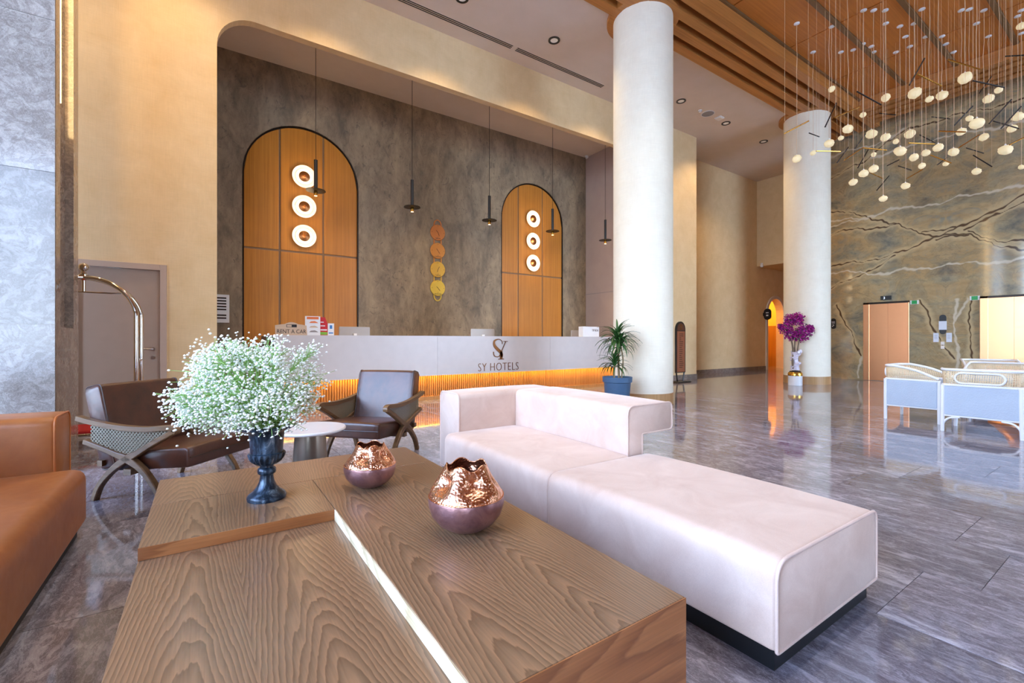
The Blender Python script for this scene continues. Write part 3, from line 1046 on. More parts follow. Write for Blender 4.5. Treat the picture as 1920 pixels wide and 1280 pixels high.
# ------------------------------------------------------------------ marble lift wall
DARK = [[(5.92, 4.96), (5.42, 4.77), (5.02, 4.59), (4.67, 4.38), (4.33, 4.19), (3.93, 3.97), (3.63, 3.81), (3.29, 3.73), (3.01, 3.68), (2.53, 3.42), (2.06, 3.16), (1.0, 2.8)], [(6.5, 3.28), (5.92, 3.31), (5.21, 3.34), (4.76, 3.39), (4.31, 3.44), (3.93, 3.6), (3.63, 3.78), (3.24, 3.83), (2.96, 3.98), (2.7, 4.11), (2.49, 4.21), (2.28, 4.34), (2.06, 4.41), (.5, 4.9)], [(6.4, 4.26), (5.92, 4.27), (5.36, 4.29), (4.76, 4.24), (4.33, 4.2)], [(6.4, 2.5), (5.92, 2.68), (5.24, 2.92), (4.96, 3.11), (4.39, 3.37)], [(3.01, 3.76), (2.63, 3.54), (2.32, 3.43), (2.06, 3.37), (.6, 3.3)], [(3.08, 3.8), (2.74, 3.97), (2.53, 4.13), (2.06, 4.21), (.5, 4.5)], [(6.4, 5.8), (5.92, 5.92), (5.52, 6.03), (5.12, 6.16), (4.96, 6.29), (4.53, 6.53), (4.31, 6.62), (3.93, 6.72), (3.43, 6.68), (2.0, 6.6)], [(3.83, 3.97), (3.43, 3.91), (3.19, 3.89)], [(3.6, 3.71), (3.31, 3.7), (3.01, 3.64)], [(5.75, 2.15), (5.62, 1.83), (5.47, 1.44), (5.29, 0.96), (5.13, 0.65)], [(3.88, 2.17), (3.75, 1.83), (3.61, 1.48), (3.45, 1.11), (3.36, 0.86), (3.26, 0.65)], [(2.93, 2.09), (2.95, 1.56), (2.92, 1.26), (2.93, 0.99), (2.93, 0.71), (2.94, .1)]]
LIGHT = [[(5.02, 4.6), (4.53, 4.65), (4.14, 4.61), (3.73, 4.61), (3.38, 4.59), (3.08, 4.64), (2.79, 4.63), (2.46, 4.68), (2.06, 4.62), (.6, 4.7)], [(5.92, 3.12), (5.21, 3.05), (4.64, 2.93), (4.2, 2.98), (3.93, 2.99), (3.5, 3.0), (3.19, 2.99), (2.85, 2.99), (2.46, 2.97), (2.06, 2.98), (.8, 3.0)], [(5.95, 6.56), (5.36, 6.57), (5.05, 6.57), (4.47, 6.58), (4.2, 6.72)], [(4.96, 6.23), (4.47, 6.19), (3.93, 6.25), (3.43, 6.23), (2.96, 6.18), (2.06, 6.08)], [(5.92, 4.65), (5.36, 4.58), (5.02, 4.55)], [(5.92, 4.5), (5.42, 4.51), (5.02, 4.55)], [(5.13, 0.65), (5.17, 0.44), (5.22, 0.26), (5.22, 0.03)], [(3.21, 2.11), (3.22, 1.65), (3.17, 1.32), (3.18, 0.89), (3.19, 0.03)], [(2.99, 2.09), (3.13, 1.72), (3.19, 1.57)]]


def seg_dist(P, lines):
    best = np.full(len(P), 9.0)
    for l in lines:
        for (ay, az_), (by, bz) in zip(l[:-1], l[1:]):
            a = np.array([ay, az_])
            e = np.array([by - ay, bz - az_])
            t = np.clip(((P - a) @ e) / (e @ e), 0, 1)
            best = np.minimum(best, np.linalg.norm(P - a - t[:, None] * e, axis=1))
    return best


wr = tag(MB().box(XR + .02, XR + .2, YB, 6.3, 0, ZW + .3).build('wall_right', M['panel_joint']), 'wall of book-matched green brown marble around the lifts', 'wall', kind='structure')
ZL = 2.17
DOORS = [(4.09, 5.10), (1.76, 2.77)]


def slab(y0, y1, z0, z1):
    st = .018 if y1 > .5 else .12
    ny, nz = max(2, int((y1 - y0) / st)), max(2, int((z1 - z0) / st))
    g = .0006
    Y = np.linspace(y0 + g, y1 - g, ny)
    Z = np.linspace(z0 + g, z1 - g, nz)
    vs = [(XR, y, z) for z in Z for y in Y]
    fs = [(j * ny + i, j * ny + i + 1, (j + 1) * ny + i + 1, (j + 1) * ny + i) for j in range(nz - 1) for i in range(ny - 1)]
    # edges back to the wall give the slab its thickness
    mb = MB()
    mb.add(vs, fs)
    mb.box(XR + .0005, XR + .02, y0 + g, y1 - g, z0 + g, z1 - g)
    o = mb.build('slab', M['marble'], wr, recalc=False)
    P = np.array([(v.co.y, v.co.z) for v in o.data.vertices])
    a, c = P[:, 0], P[:, 1]
    W = np.stack([.03 * np.sin(4.1 * c + 1.7 * a) + .016 * np.sin(13 * a + 5 * c) + .008 * np.sin(31 * c - 17 * a),
                  .035 * np.sin(5.3 * a + .8) + .018 * np.sin(14 * a + 9 * c) + .009 * np.sin(37 * a + 23 * c)], axis=1)
    P = P + W
    wid = 1 + .45 * np.sin(2.9 * a + 3.7 * c) + .25 * np.sin(9.1 * a - 6.3 * c)
    wid = np.maximum(wid, .75)
    for nm, L in (('light_vein', LIGHT), ('dark_vein', DARK)):
        a = o.data.attributes.new(nm, 'FLOAT', 'POINT')
        a.data.foreach_set('value', np.minimum(seg_dist(P, L) * wid, 1.0).astype(np.float32))


for y0, y1 in ((3.38, 6.3), (.46, 3.38), (-2.5, .46), (-5.2, -2.5), (-8.0, -5.2)):
    for z0, z1 in ((ZL, 4.75), (4.75, ZW + .03)):
        slab(y0, y1, z0, z1)
for y0, y1 in ((5.10, 6.3), (2.77, 4.09), (-.6, 1.76), (-3.2, -.6), (-8.0, -3.2)):
    slab(y0, y1, 0, ZL)

for i, (y0, y1) in enumerate(DOORS):
    t = thing('door_%d' % (i + 1), ('brushed copper lift door beside the rear white column', 'brushed copper lift door cut by the right picture edge')[i], 'lift door', (XR, (y0 + y1) / 2, 0), kind='structure', group='copper lift doors')
    h = (y1 - y0) / 2
    MB().box(-.03, .018, h - .14, h - .001, 0, ZL).box(-.03, .018, -h + .001, -h + .03, 0, ZL).build('jamb', M['copper_door'], t, bevel=.004, seg=1)
    MB().box(-.03, .018, -h + .001, h - .001, ZL - .05, ZL - .001).build('header', M['dark_metal'], t)
    MB().box(.004, .018, -h + .03, -.052, 0.01, ZL - .05).build('leaf', M['copper_door'], t)
    MB().box(-.006, .018, -.05, h - .14, 0.01, ZL - .05).build('leaf', M['copper_door'], t)
    MB().box(-.03, .018, -h, h, 0.001, .008).build('sill', M['steel'], t)

t = thing('floor_indicator', 'small black lift floor display above the left copper door', 'display', (XR - .01, 4.585, 2.275))
MB().box(-.012, .008, -.12, .12, -.055, .055).build('case', M['black'], t, bevel=.004)
lettering('digit', '3', .09, emit_mat('display blue', (.75, .85, 1.0), 1.5), t, (-.0135, .035, -.03), (PI / 2, 0, -PI / 2))
for y, z, w in ((3.985, 2.115, 'at the corner of the left copper lift door'), (2.86, 2.14, 'at the corner of the right copper lift door')):
    t = thing('exit_sign', 'small green and white exit sign ' + w, 'sign', (XR - .008, y, z), group='green exit signs')
    MB().box(-.006, .006, -.085, .085, -.05, .05).build('plate', M['white'], t)
    MB().box(-.009, -.006, -.055, .055, -.046, .046).build('green_field', M['green'], t)


def pill(mb, y, z, w, h, x0, x1, n=10):
    r = w / 2
    pts = arc(y, z + h / 2 - r, r, 0, 180, n) + arc(y, z - h / 2 + r, r, 180, 360, n)
    mb.prism(pts, 'x', x0, x1)
    return mb


t = thing('lift_notice_holder', 'black pill-shaped notice plate with white sheet between the lifts', 'sign', (XR, 3.432, 1.52))
pill(MB(), 0, 0, .13, .49, -.015, 0).build('plate', M['black'], t)
MB().box(-.018, -.015, -.075, .075, -.136, .082).build('sheet', M['paper'], t)
for i, (y, w) in enumerate(((3.563, 'left of'), (3.318, 'right of'))):
    t = thing('paper_notice', 'small pale paper notice taped %s the black pill plate' % w, 'notice', (XR, y, 1.19), group='paper notices between the lifts')
    MB().box(-.003, -.001, -.052, .052, -.115, .115).build('sheet', M['paper'], t)
    for k in range(4):
        MB().box(-.0036, -.003, -.03, .03, .06 - k * .03, .066 - k * .03).build('text_line', M['counter_gap'], t)
t = thing('call_button_plate', 'white lift call buttons below the black notice plate', 'button', (XR, 3.437, .996))
MB().box(-.01, -.001, -.035, .035, .01, .09).build('button', M['dish'], t, bevel=.004)
MB().box(-.01, -.001, -.035, .035, -.09, -.01).build('button', M['dish'], t, bevel=.004)
t = thing('direction_sign', 'black pill-shaped direction sign on the marble by the rear column', 'sign', (XR, 5.835, 1.61))
pill(MB(), 0, 0, .13, .31, -.02, 0).build('plate', M['black'], t)
MB().bar([(-.022, .03, -.09), (-.022, -.02, -.04), (-.022, .02, -.03)], .014, .002, (1, 0, 0)).build('arrow', M['white'], t)
MB().box(-.022, -.02, -.04, .04, .04, .055).build('text_line', M['white'], t)
MB().box(-.022, -.02, -.04, .03, .01, .02).build('text_line', M['white'], t)
t = thing('door_sign', 'black pill-shaped sign projecting beside the arched doorway', 'sign', (17.45, YF, 2.09))
o = pill(MB(), -.16, 0, .26, .42, -.025, .025).build('plate', M['black'], t)
MB().box(-.02, .02, -.06, 0, -.06, .06).build('bracket', M['dark_metal'], t)
MB().box(-.03, -.025, -.21, -.11, .04, .07).build('text_line', M['white'], t)
MB().box(-.03, -.025, -.2, -.12, -.07, -.02).build('text_line', M['white'], t)
t = thing('corner_sensor', 'tiny white sensor under the cream bulkhead', 'sensor', (16.9, 8.7, 3.84))
MB().ball((0, 0, 0), .06, 12, 8).build('dome', M['white'], t, 40)
MB().lathe([(.03, .05), (.04, .06), (.04, .1), (.03, .1)], 14).build('mount', M['white'], t, 40)

# ------------------------------------------------------------------ stone pillar with the light strip
PX, PY0, PY1 = -1.04, 5.30, 6.13
pil = thing('pillar', 'polished grey marble pillar with a vertical light strip in its side', 'pillar', (PX, PY0, 0), kind='structure')
MB().box(-2.2, -.06, .02, PY1 - PY0, 0, ZC).build('core', M['side_stone'], pil)
for i in range(6):
    z0, z1 = -.01 + 1.27 * i, 1.26 + 1.27 * i
    z0, z1 = max(0, z0), min(z1, ZC)
    for x0, x1 in ((-2.2, -1.24), (-1.237, -.002)):
        MB().box(x0, x1, 0, .02, z0, z1 - .003).build('slab', M['pillar_stone'], pil)
D_ = PY1 - PY0
MB().box(-.06, 0, .021, .16, 0, ZC).build('front_strip', M['side_stone'], pil)
MB().box(-.06, 0, D_ - .19, D_, 1.24, ZC).build('rear_strip', M['side_stone'], pil)
MB().box(-.06, 0, .16, D_, 0, 1.24).build('lower_slab', M['side_stone'], pil)
MB().box(-.045, -.004, .162, .21, 3.2, ZC).build('light_strip', M['led_pillar'], pil)

# ------------------------------------------------------------------ taupe door in the cream wall
t = thing('door_3', 'plain taupe service door behind the luggage cart', 'door', (-.936, YW, 0), kind='structure')
MB().box(-.494, -.42, -.02, .1, 0, 2.17).box(.42, .494, -.02, .1, 0, 2.17).box(-.42, .42, -.02, .1, 2.09, 2.17).build('frame', M['door_frame'], t, bevel=.004)
leaf = MB().box(-.417, .417, .02, .06, .005, 2.087).build('leaf', M['door'], t)
MB().tube([(.34, .02, 1.005), (.34, -.03, 1.005), (.33, -.035, 1.005), (.22, -.035, 1.005)], .01, 10).lathe([(.026, 0), (.026, .01)], 20, (0, 0, 0)).build('handle', M['steel'], leaf, 40)
hd = leaf.children[0]
me = hd.data
for v in me.vertices:
    if abs(v.co.x) < .05 and v.co.z < .05:
        x, y, z = v.co
        v.co = (.34 + x, .02 - z, 1.005 + y)
MB().prism(arc(.34, .885, .024, 0, 360, 18)[:-1], 'y', .01, .02).build('keyhole', M['steel'], leaf)

# wall grille
t = thing('wall_grille', 'white louvred control grille on the plaster wall by the opening', 'vent', (.17, YN, 1.73))
MB().box(-.22, .22, -.03, 0, -.27, .27).build('plate', M['white'], t, bevel=.006)
for k in range(8):
    if k != 5:
        MB().box(-.18, .17, -.034, -.03, .19 - k * .055, .205 - k * .055 + .012).build('slot', M['dark_metal'], t)
t = thing('security_camera', 'tiny white camera in the ceiling corner of the reception', 'camera', (XE - .08, YN - .12, zt))
MB().lathe([(.05, 0), (.05, -.02), (.02, -.03)], 16).build('mount', M['white'], t, 40)
MB().tube([(0, 0, -.06), (-.06, -.1, -.08)], .035, 12).build('body', M['white'], t, 40)

# ------------------------------------------------------------------ reception desk
CX0, CX1, CY, CT = .887, 9.7, 7.85, 1.205
desk = thing('reception_desk', 'long pale grey reception desk with glowing slatted wooden base', 'reception desk', (5.3, CY, 0))
ox = 5.3
jo = [CX0, 3.61, 6.31, 9.01, CX1]
for a, b_ in zip(jo[:-1], jo[1:]):
    MB().box(a - ox + .002, b_ - ox - .002, 0, .025, .465, CT - .02).build('front_panel', M['counter'], desk)
MB().box(CX0 - ox, CX1 - ox, 0, .72, CT - .02, CT).build('worktop', M['counter'], desk)
MB().box(CX0 - ox + .01, CX1 - ox, .025, .06, .47, CT - .02).build('panel_backing', M['counter_gap'], desk)
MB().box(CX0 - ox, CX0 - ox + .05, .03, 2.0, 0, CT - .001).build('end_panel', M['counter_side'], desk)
MB().box(CX0 - ox + .06, CX1 - ox, .21, .7, .07, CT - .02).build('carcass', M['slat'], desk)
MB().box(CX0 - ox + .03, CX1 - ox, .11, .71, 0, .07).build('plinth', M['slat'], desk)
sl = MB()
x = CX0 + .08
while x < CX1 - .03:
    sl.prism([(x - ox - .016, .21), (x - ox - .013, .183), (x - ox, .176), (x - ox + .013, .183), (x - ox + .016, .21)], 'z', .07, .56)
    x += .043
o = sl.build('slats', M['slat'], desk)
o['kind'] = 'stuff'
MB().box(CX0 - ox + .03, CX1 - ox - .02, .07, .10, .475, .49).build('light_strip', M['led_warm'], desk)

# monogram: high-contrast S with a Y growing out of it
def ribbon(mb, pts, ws, y0, y1):
    P = [Vector((p[0], 0, p[1])) for p in pts]
    return mb.bar([(p.x, (y0 + y1) / 2, p.z) for p in P], ws, y1 - y0, (0, 1, 0))


logo = thing('logo_sign', 'bronze SY monogram with SY HOTELS lettering on the desk front', 'sign', (4.95, CY, .8))
S_pts = [(.10, .245), (.095, .30), (.04, .338), (-.03, .338), (-.085, .31), (-.10, .26), (-.08, .205), (-.02, .145), (.05, .085), (.085, .03), (.08, -.02)]
S_w = [.012, .012, .016, .022, .034, .046, .056, .064, .066, .06, .05]
S2 = [(.045, .03), (.03, -.0), (-.02, -.015), (-.08, 0), (-.105, .04), (-.11, .09)]
mb = MB()
sp_ = smooth_path([(a, b_, 0) for a, b_ in S_pts], 4)
ribbon(mb, [(p.x, p.y) for p in sp_], [float(np.interp(i / 4, range(len(S_w)), S_w)) for i in range(len(sp_))], -.012, -.001)
sp_ = smooth_path([(a, b_, 0) for a, b_ in S2], 4)
ribbon(mb, [(p.x, p.y) for p in sp_], [.018] * len(sp_), -.012, -.001)
mb.build('letter_s', M['bronze_letter'], logo)
mb = MB()
mb.box(.045, .10, -.012, -.001, -.055, .10)
mb.box(.005, .14, -.012, -.001, -.07, -.055)
ribbon(mb, [(.075, .09), (.185, .30)], [.014, .014], -.0125, -.0015)
mb.box(.13, .235, -.012, -.001, .293, .305)
mb.build('letter_y', M['bronze_letter'], logo)
split_letters(lettering('lettering', 'SY HOTELS', .235, M['bronze_letter'], logo, (.02, -.004, -.295), sx=.80, ext=.004, off=-.004, space=1.08))

# things on the desk
t = thing('rent_sign', 'pale wooden RENT A CAR sign with a curved top on the desk', 'sign', (1.14, 7.95, CT))
MB().prism([(-.23, 0), (.23, 0), (.22, .155), (.15, .17)] + [(.10 - .2 * i / 8, .175 + .032 * math.sin(PI * i / 8)) for i in range(9)] + [(-.15, .17), (-.235, .155)], 'y', 0, .015).build('board', M['sign_wood'], t)
split_letters(lettering('lettering', 'RENT A CAR', .088, M['black'], t, (0, -.002, .03), sx=.85))
MB().box(-.075, .075, -.003, 0, .125, .17).build('badge', M['black'], t)
MB().box(-.068, 0, -.005, -.003, .132, .163).build('badge_field', M['sign_wood'], t)
t = thing('brochure_stand', 'white car brochure with orange heading standing on the desk', 'brochure', (1.455, 7.96, CT))
MB().box(-.115, .115, 0, .012, 0, .31).build('sheet', M['white'], t)
MB().box(-.09, .09, -.002, 0, .26, .3).build('heading', M['orange_print'], t)
for k in range(3):
    MB().prism([(-.055, .2 - k * .075), (-.03, .225 - k * .075), (.03, .232 - k * .075), (.065, .215 - k * .075), (.085, .2 - k * .075)], 'y', -.002, 0).build('car_print', (M['orange_print'], M['sign_wood'], M['counter_gap'])[k], t)
t = thing('red_brochure', 'red leaflet with green foot in a rack on the desk', 'brochure', (1.63, 7.99, CT))
MB().prism([(-.065, 0), (.06, 0), (.06, .2), (.02, .3), (-.065, .3)], 'y', 0, .012).build('sheet', M['red_print'], t)
MB().box(-.055, .055, -.002, 0, .01, .055).build('green_foot', M['green_print'], t)
for q in ((.05, .08, .1), (.02, .15, .165), (.0, .21, .225)):
    MB().box(-.05, q[0], -.002, 0, q[1], q[2]).build('text_line', M['white'], t)
t = thing('blue_brochure', 'small white leaflet with blue emblem beside the red leaflet', 'brochure', (1.745, 8.0, CT))
MB().box(-.05, .05, 0, .01, 0, .2).build('sheet', M['white'], t)
MB().box(-.02, .02, -.002, 0, .11, .17).box(-.035, .035, -.002, 0, .03, .05).build('emblem', M['blue_print'], t)


def monitor(x, rz, lab, w=.56):
    t = thing('monitor', lab, 'monitor', (x, 8.52, CT - .46), rz, group='monitors on the desk')
    h = w / 2
    prof = [(-h, .30), (h, .30), (h * .99, .60), (h * .96, .625), (-h * .96, .625), (-h * .99, .60)]
    MB().prism(prof, 'y', -.02, .01).build('housing', M['silver'], t, bevel=.008)
    MB().box(-h * .97, h * .97, .01, .014, .32, .61).build('screen', M['black'], t)
    MB().box(-.03, .03, -.05, -.02, .1, .5).build('stand', M['white'], t, bevel=.004)
    MB().box(-.12, .12, -.12, .1, .0, .015).build('foot', M['white'], t, bevel=.004)
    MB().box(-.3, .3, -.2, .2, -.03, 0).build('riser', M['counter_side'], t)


monitor(2.27, 0, 'silver monitor back on the desk near the leaflets')
monitor(4.98, -.12, 'silver monitor back on the desk above the monogram')
monitor(7.80, -.3, 'grey monitor back beside the white tip box', .5)
t = thing('tip_box', 'white TIP BOX at the far end of the desk', 'box', (7.74, 8.05, CT))
MB().box(-.265, .265, 0, .16, 0, .245).build('body', M['white'], t, bevel=.004)
lettering('lettering', 'TIP BOX', .075, M['bronze_letter'], t, (.13, -.003, .13), sx=.75)
MB().box(-.06, .06, .07, .09, .243, .248).build('slot', M['black'], t)

# pendants over the desk
proto = None
wh = ['nearest the open cream wall, in front of the large arch', 'second from the open cream wall', 'third, over the monogram', 'fourth, in front of the farther arch', 'fifth, close to the front white column']
for i in range(5):
    x = 1.64 + 1.81 * i
    if proto is None:
        proto = thing('pendant_lamp', '', 'pendant lamp', (x, 8.7, 3.79), group='black stick pendants over the desk')
        MB().lathe([(.002, .0), (.165, .0), (.165, .008), (.002, .012)], 40).build('disc', M['dark_metal'], proto, 40)
        MB().lathe([(.032, .01), (.032, .55), (.02, .555)], 20).build('tube', M['black'], proto, 40)
        MB().lathe([(.03, 0), (.034, -.03), (.034, -.085), (.028, -.088)], 20).build('lamp_head', M['brass'], proto, 40)
        MB().lathe([(.001, -.086), (.026, -.086), (.026, -.09), (.001, -.09)], 16).build('lens', M['pendant_lens'], proto, 40)
        MB().tube([(0, 0, .55), (0, 0, zt - 3.79)], .005, 6).build('cord', M['dark_metal'], proto, 40)
        MB().lathe([(.05, zt - 3.79), (.05, zt - 3.81), (.02, zt - 3.82)], 16).build('canopy', M['black'], proto, 40)
        t = proto
    else:
        t = copy_tree(proto)
        t.location = (x, 8.7, 3.79)
    t['label'] = 'black stick pendant with disc, ' + wh[i]
    d = bpy.data.lights.new('pendant_beam', 'SPOT')
    d.energy, d.color, d.spot_size, d.spot_blend, d.shadow_soft_size = 60, (1.0, .72, .42), math.radians(95), .6, .03
    o = bpy.data.objects.new('pendant_beam', d)
    o.location = (x, 8.7, 3.68)
    C.objects.link(o)

# wall lamps
proto = None
for xa, nm in ((1.73, 'in the large arch'), (7.72, 'in the farther arch')):
    for z, hn in ((4.56, 'top'), (3.93, 'middle'), (3.31, 'bottom')):
        if proto is None:
            proto = thing('wall_lamp', '', 'wall lamp', (xa, YN + .028, z), group='round dish wall lamps')
            R90 = Matrix.Rotation(PI / 2, 4, 'X')

            def disc(name, prof, mat, n=40):
                o = MB().lathe(prof, n).build(name, mat, proto, 40)
                o.data.transform(R90)
                return o
            disc('dish', [(.02, .0), (.1, .01), (.19, .022), (.235, .05), (.238, .046), (.2, .0), (.02, -.0)], M['dish'])
            disc('diffuser', [(.06, .03), (.165, .03), (.165, .038), (.06, .038)], M['led_wall'])
            disc('boss', [(.002, .055), (.02, .075), (.05, .066), (.108, .05), (.106, .046), (.002, .046)], M['bronze_letter'])
            disc('stem', [(.03, 0), (.03, .05)], M['brass'], 16)
            t = proto
        else:
            t = copy_tree(proto)
            t.location = (xa, YN + .028, z)
        t['label'] = 'glowing white dish wall lamp with brass boss, %s of three %s' % (hn, nm)
        d = bpy.data.lights.new('wall_lamp_glow', 'POINT')
        d.energy, d.color, d.shadow_soft_size = 4, (1.0, .74, .42), .06
        o = bpy.data.objects.new('wall_lamp_glow', d)
        o.location = (xa, YN - .16, z)
        C.objects.link(o)

# clock chain
t = thing('clock_chain', 'vertical chain of four golden wall clocks on the plaster wall', 'clock', (4.77, YN, 0))
cc = [srgb(214, 132, 66), srgb(220, 146, 66), srgb(228, 176, 66), srgb(232, 190, 66)]
cms = [plain('dial %d' % i, c, .38, .35) for i, c in enumerate(cc)]
zs = [3.78, 3.33, 2.87, 2.41]
names = ['BERLIN', 'LONDON', 'TOKYO', 'MOSCOW']
for i, z in enumerate(zs):
    o = MB().lathe([(.001, .03), (.185, .03), (.195, .024), (.195, 0), (.001, 0)], 48).build('dial', cms[i], t, 30)
    o.data.transform(R90)
    o.location = (0, -.01, z)
    for ang, L in (((135, .07), (290, .09)), ((130, .06), (305, .08)), ((60, .08), (255, .07)), ((140, .05), (310, .08)))[i]:
        a = math.radians(ang)
        MB().bar([(0, -.033, 0), (L * math.cos(a), -.033, L * math.sin(a))], .010, .002, (0, 1, 0)).build('hand', M['black'], o)
    for k in range(4):
        a = PI / 2 * k
        MB().box(-.006, .006, -.0325, -.03, -.006, .006).build('mark', M['dark_metal'], o, loc=(.16 * math.cos(a), 0, .16 * math.sin(a)) if k != 3 else (0, 0, -.115))
    lettering('lettering', names[i], .04, M['black'], o, (0, -.032, -.16))
    if i < 3:
        for s in (-.095, .095):
            MB().box(s - .014, s + .014, -.02, -.008, zs[i + 1] + .16, z - .16).build('strap', cms[i], t)
for z, s, cm in ((3.95, 1, cms[0]), (2.24, -1, cms[3])):
    pts = [(-.095, -.014, z - s * .03)] + [(.095 * math.cos(a), -.014, z + s * (.02 + .12 * math.sin(a))) for a in [PI - PI * k / 14 for k in range(15)]] + [(.095, -.014, z - s * .03)]
    MB().bar(pts, .026, .012, (0, 1, 0)).build('loop', cm, t)

# ------------------------------------------------------------------ luggage cart
cart = thing('luggage_cart', 'chrome birdcage luggage cart with red deck behind the pillar', 'luggage cart', (-1.08, 6.62, 0))
hl, hw = .46, .22
MB().box(-hl - .04, hl + .04, -hw - .06, hw + .06, .14, .19).build('deck', M['red'], cart, bevel=.02)
MB().tube([(-hl - .05, -hw - .07, .15), (hl + .05, -hw - .07, .15), (hl + .05, hw + .07, .15), (-hl - .05, hw + .07, .15)], .015, 10, closed=True).build('bumper', M['chrome'], cart, 40)
ztop = 1.80
for sx in (-1, 1):
    for sy in (-1, 1):
        pts = [(sx * hl, sy * hw, .19), (sx * hl, sy * hw, .7), (sx * hl, sy * hw, 1.36)]
        for k in range(1, 10):
            a = PI / 2 * k / 9
            pts.append((sx * hl * math.cos(a), sy * hw * (1 - (k / 9) ** 1.6 * .93), 1.36 + (ztop - 1.36) * math.sin(a)))
        MB().tube(smooth_path(pts, 3), .024, 12).build('hoop_tube', M['chrome'], cart, 50)
    MB().tube([(sx * hl, -hw, .9), (sx * hl, hw, .9)], .014, 10).build('cross_bar', M['chrome'], cart, 50)
MB().lathe([(.03, 1.77), (.04, 1.78), (.04, 1.83), (.025, 1.84), (.02, 1.87)], 20).build('collar', M['chrome'], cart, 40)
MB().ball((0, 0, 1.91), .045, 20, 14).build('finial_ball', M['chrome'], cart, 40)
MB().tube([(0, 0, 1.79), (0, 0, 1.65)], .016, 10).tube(smooth_path([(-.3, 0, 1.69), (-.3, 0, 1.65), (0, 0, 1.645), (.3, 0, 1.645), (.305, 0, 1.69)], 3), .009, 8).build('hanger_bar', M['chrome'], cart, 40)
for sx in (-1, 1):
    for sy in (-1, 1):
        w = MB().lathe([(.02, -.015), (.06, -.015), (.06, .015), (.02, .015)], 20)
        o = w.build('wheel', M['black'], cart, 40)
        o.data.transform(R90)
        o.location = (sx * .38, sy * .2, .06)
        MB().box(-.015, .015, -.025, .025, .06, .14).build('fork', M['chrome'], o, loc=(0, 0, 0))

# ------------------------------------------------------------------ sofas
def rounded(pts, rads, n=5):
    """round the corners of a polygon"""
    out = []
    k = len(pts)
    for i, p in enumerate(pts):
        r = rads[i]
        P = Vector(p)
        if r <= 0:
            out.append(tuple(P))
            continue
        a = (Vector(pts[i - 1]) - P).normalized()
        b_ = (Vector(pts[(i + 1) % k]) - P).normalized()
        A, B = P + a * r, P + b_ * r
        for j in range(n + 1):
            t = j / n
            out.append(tuple(A * (1 - t) ** 2 + P * 2 * t * (1 - t) + B * t * t))
    return out


def block(poly, axis, a, b_, crown=0, nst=9, soft=.012, dirs=None):
    """upholstered block: profile polygon lofted along an axis with softened ends and a slight crown on top"""
    mb = MB()
    st = [0, .004, .02, .1, .3, .5, .7, .9, .98, .996, 1]
    cx = sum(p[0] for p in poly) / len(poly)
    cz = sum(p[1] for p in poly) / len(poly)
    zmax = max(p[1] for p in poly)
    zmin = min(p[1] for p in poly)
    L = abs(b_ - a)
    rings = []
    for t in st:
        e = min(t, 1 - t) * L
        ins = soft * (1 - min(1, e / soft)) ** 2 if e < soft else 0
        bulge = crown * math.sin(PI * t) ** .5 if 0 < t < 1 else 0
        ring = []
        for p in poly:
            x, z = p
            dx, dz = x - cx, z - cz
            ln = math.hypot(dx, dz)
            x -= dx / ln * ins
            z -= dz / ln * ins
            z += bulge * max(0, (z - zmin) / (zmax - zmin) - .5) * 2
            tt = a + (b_ - a) * t
            ring.append((x, tt, z) if axis == 'y' else (tt, x, z))
        rings.append(ring)
    return mb.loft(rings)


def sofa(name, label, x0, sg, yarm, length, fab, pipe, cat='sofa'):
    """x0 = front of the seat, sg = direction towards the back, arm at the far end, backrest a flat-topped hook"""
    t = thing(name, label, cat, (x0 + sg * .5, yarm - length / 2, 0))
    X = lambda u: sg * (u - .5)
    Y = lambda y: y - (yarm - length / 2)
    y0 = yarm - length
    P = lambda pts: [(X(u), z) for u, z in pts]
    seat = rounded([(0, .09), (0, .388), (.68, .388), (.68, .09)], [.015, .07, .02, .01])
    so = block(P(seat), 'y', Y(y0), Y(yarm - .001), .012).build('seat_cushion', fab, t, 50)
    back = rounded([(.682, .12), (.682, .70), (1.127, .70), (1.127, .512), (.82, .512), (.82, .12)], [0, .06, .04, .03, .01, 0])
    bo = block(P(back), 'y', Y(y0 + .02), Y(yarm - .001), .006).build('backrest', fab, t, 50)
    MB().tube([(X(u), Y(y0 + .022), z) for u, z in back], .006, 6, closed=True).build('piping', pipe, bo, 50)
    armp = rounded([(Y(yarm), .05), (Y(yarm), .69), (Y(yarm + .345), .69), (Y(yarm + .345), .05)], [0, .05, .06, 0])
    ao = block(armp, 'x', X(.132), X(1.13), .01).build('armrest', fab, t, 50)
    MB().tube([(X(.134), y, z) for y, z in armp], .006, 6, closed=True).build('piping', pipe, ao, 50)
    MB().box(min(X(.04), X(.8)), max(X(.04), X(.8)), Y(y0 + .04), Y(yarm), 0, .092).box(min(X(.17), X(1.09)), max(X(.17), X(1.09)), Y(yarm), Y(yarm + .31), 0, .055).build('plinth', M['black_plinth'], t)
    MB().box(min(X(.68), X(.84)), max(X(.68), X(.84)), Y(y0 + .05), Y(yarm), 0, .12).build('back_support', M['black_plinth'], t)
    return t


sofa('velvet_sofa', 'blush white velvet corner sofa with hook-shaped backrest', 1.568, 1, 3.29, 1.305, M['velvet'], M['velvet_pipe'])
sofa('leather_sofa', 'cognac leather sofa at the left picture edge', -.57, -1, 3.57, 2.3, M['cognac'], M['cognac_pipe'])

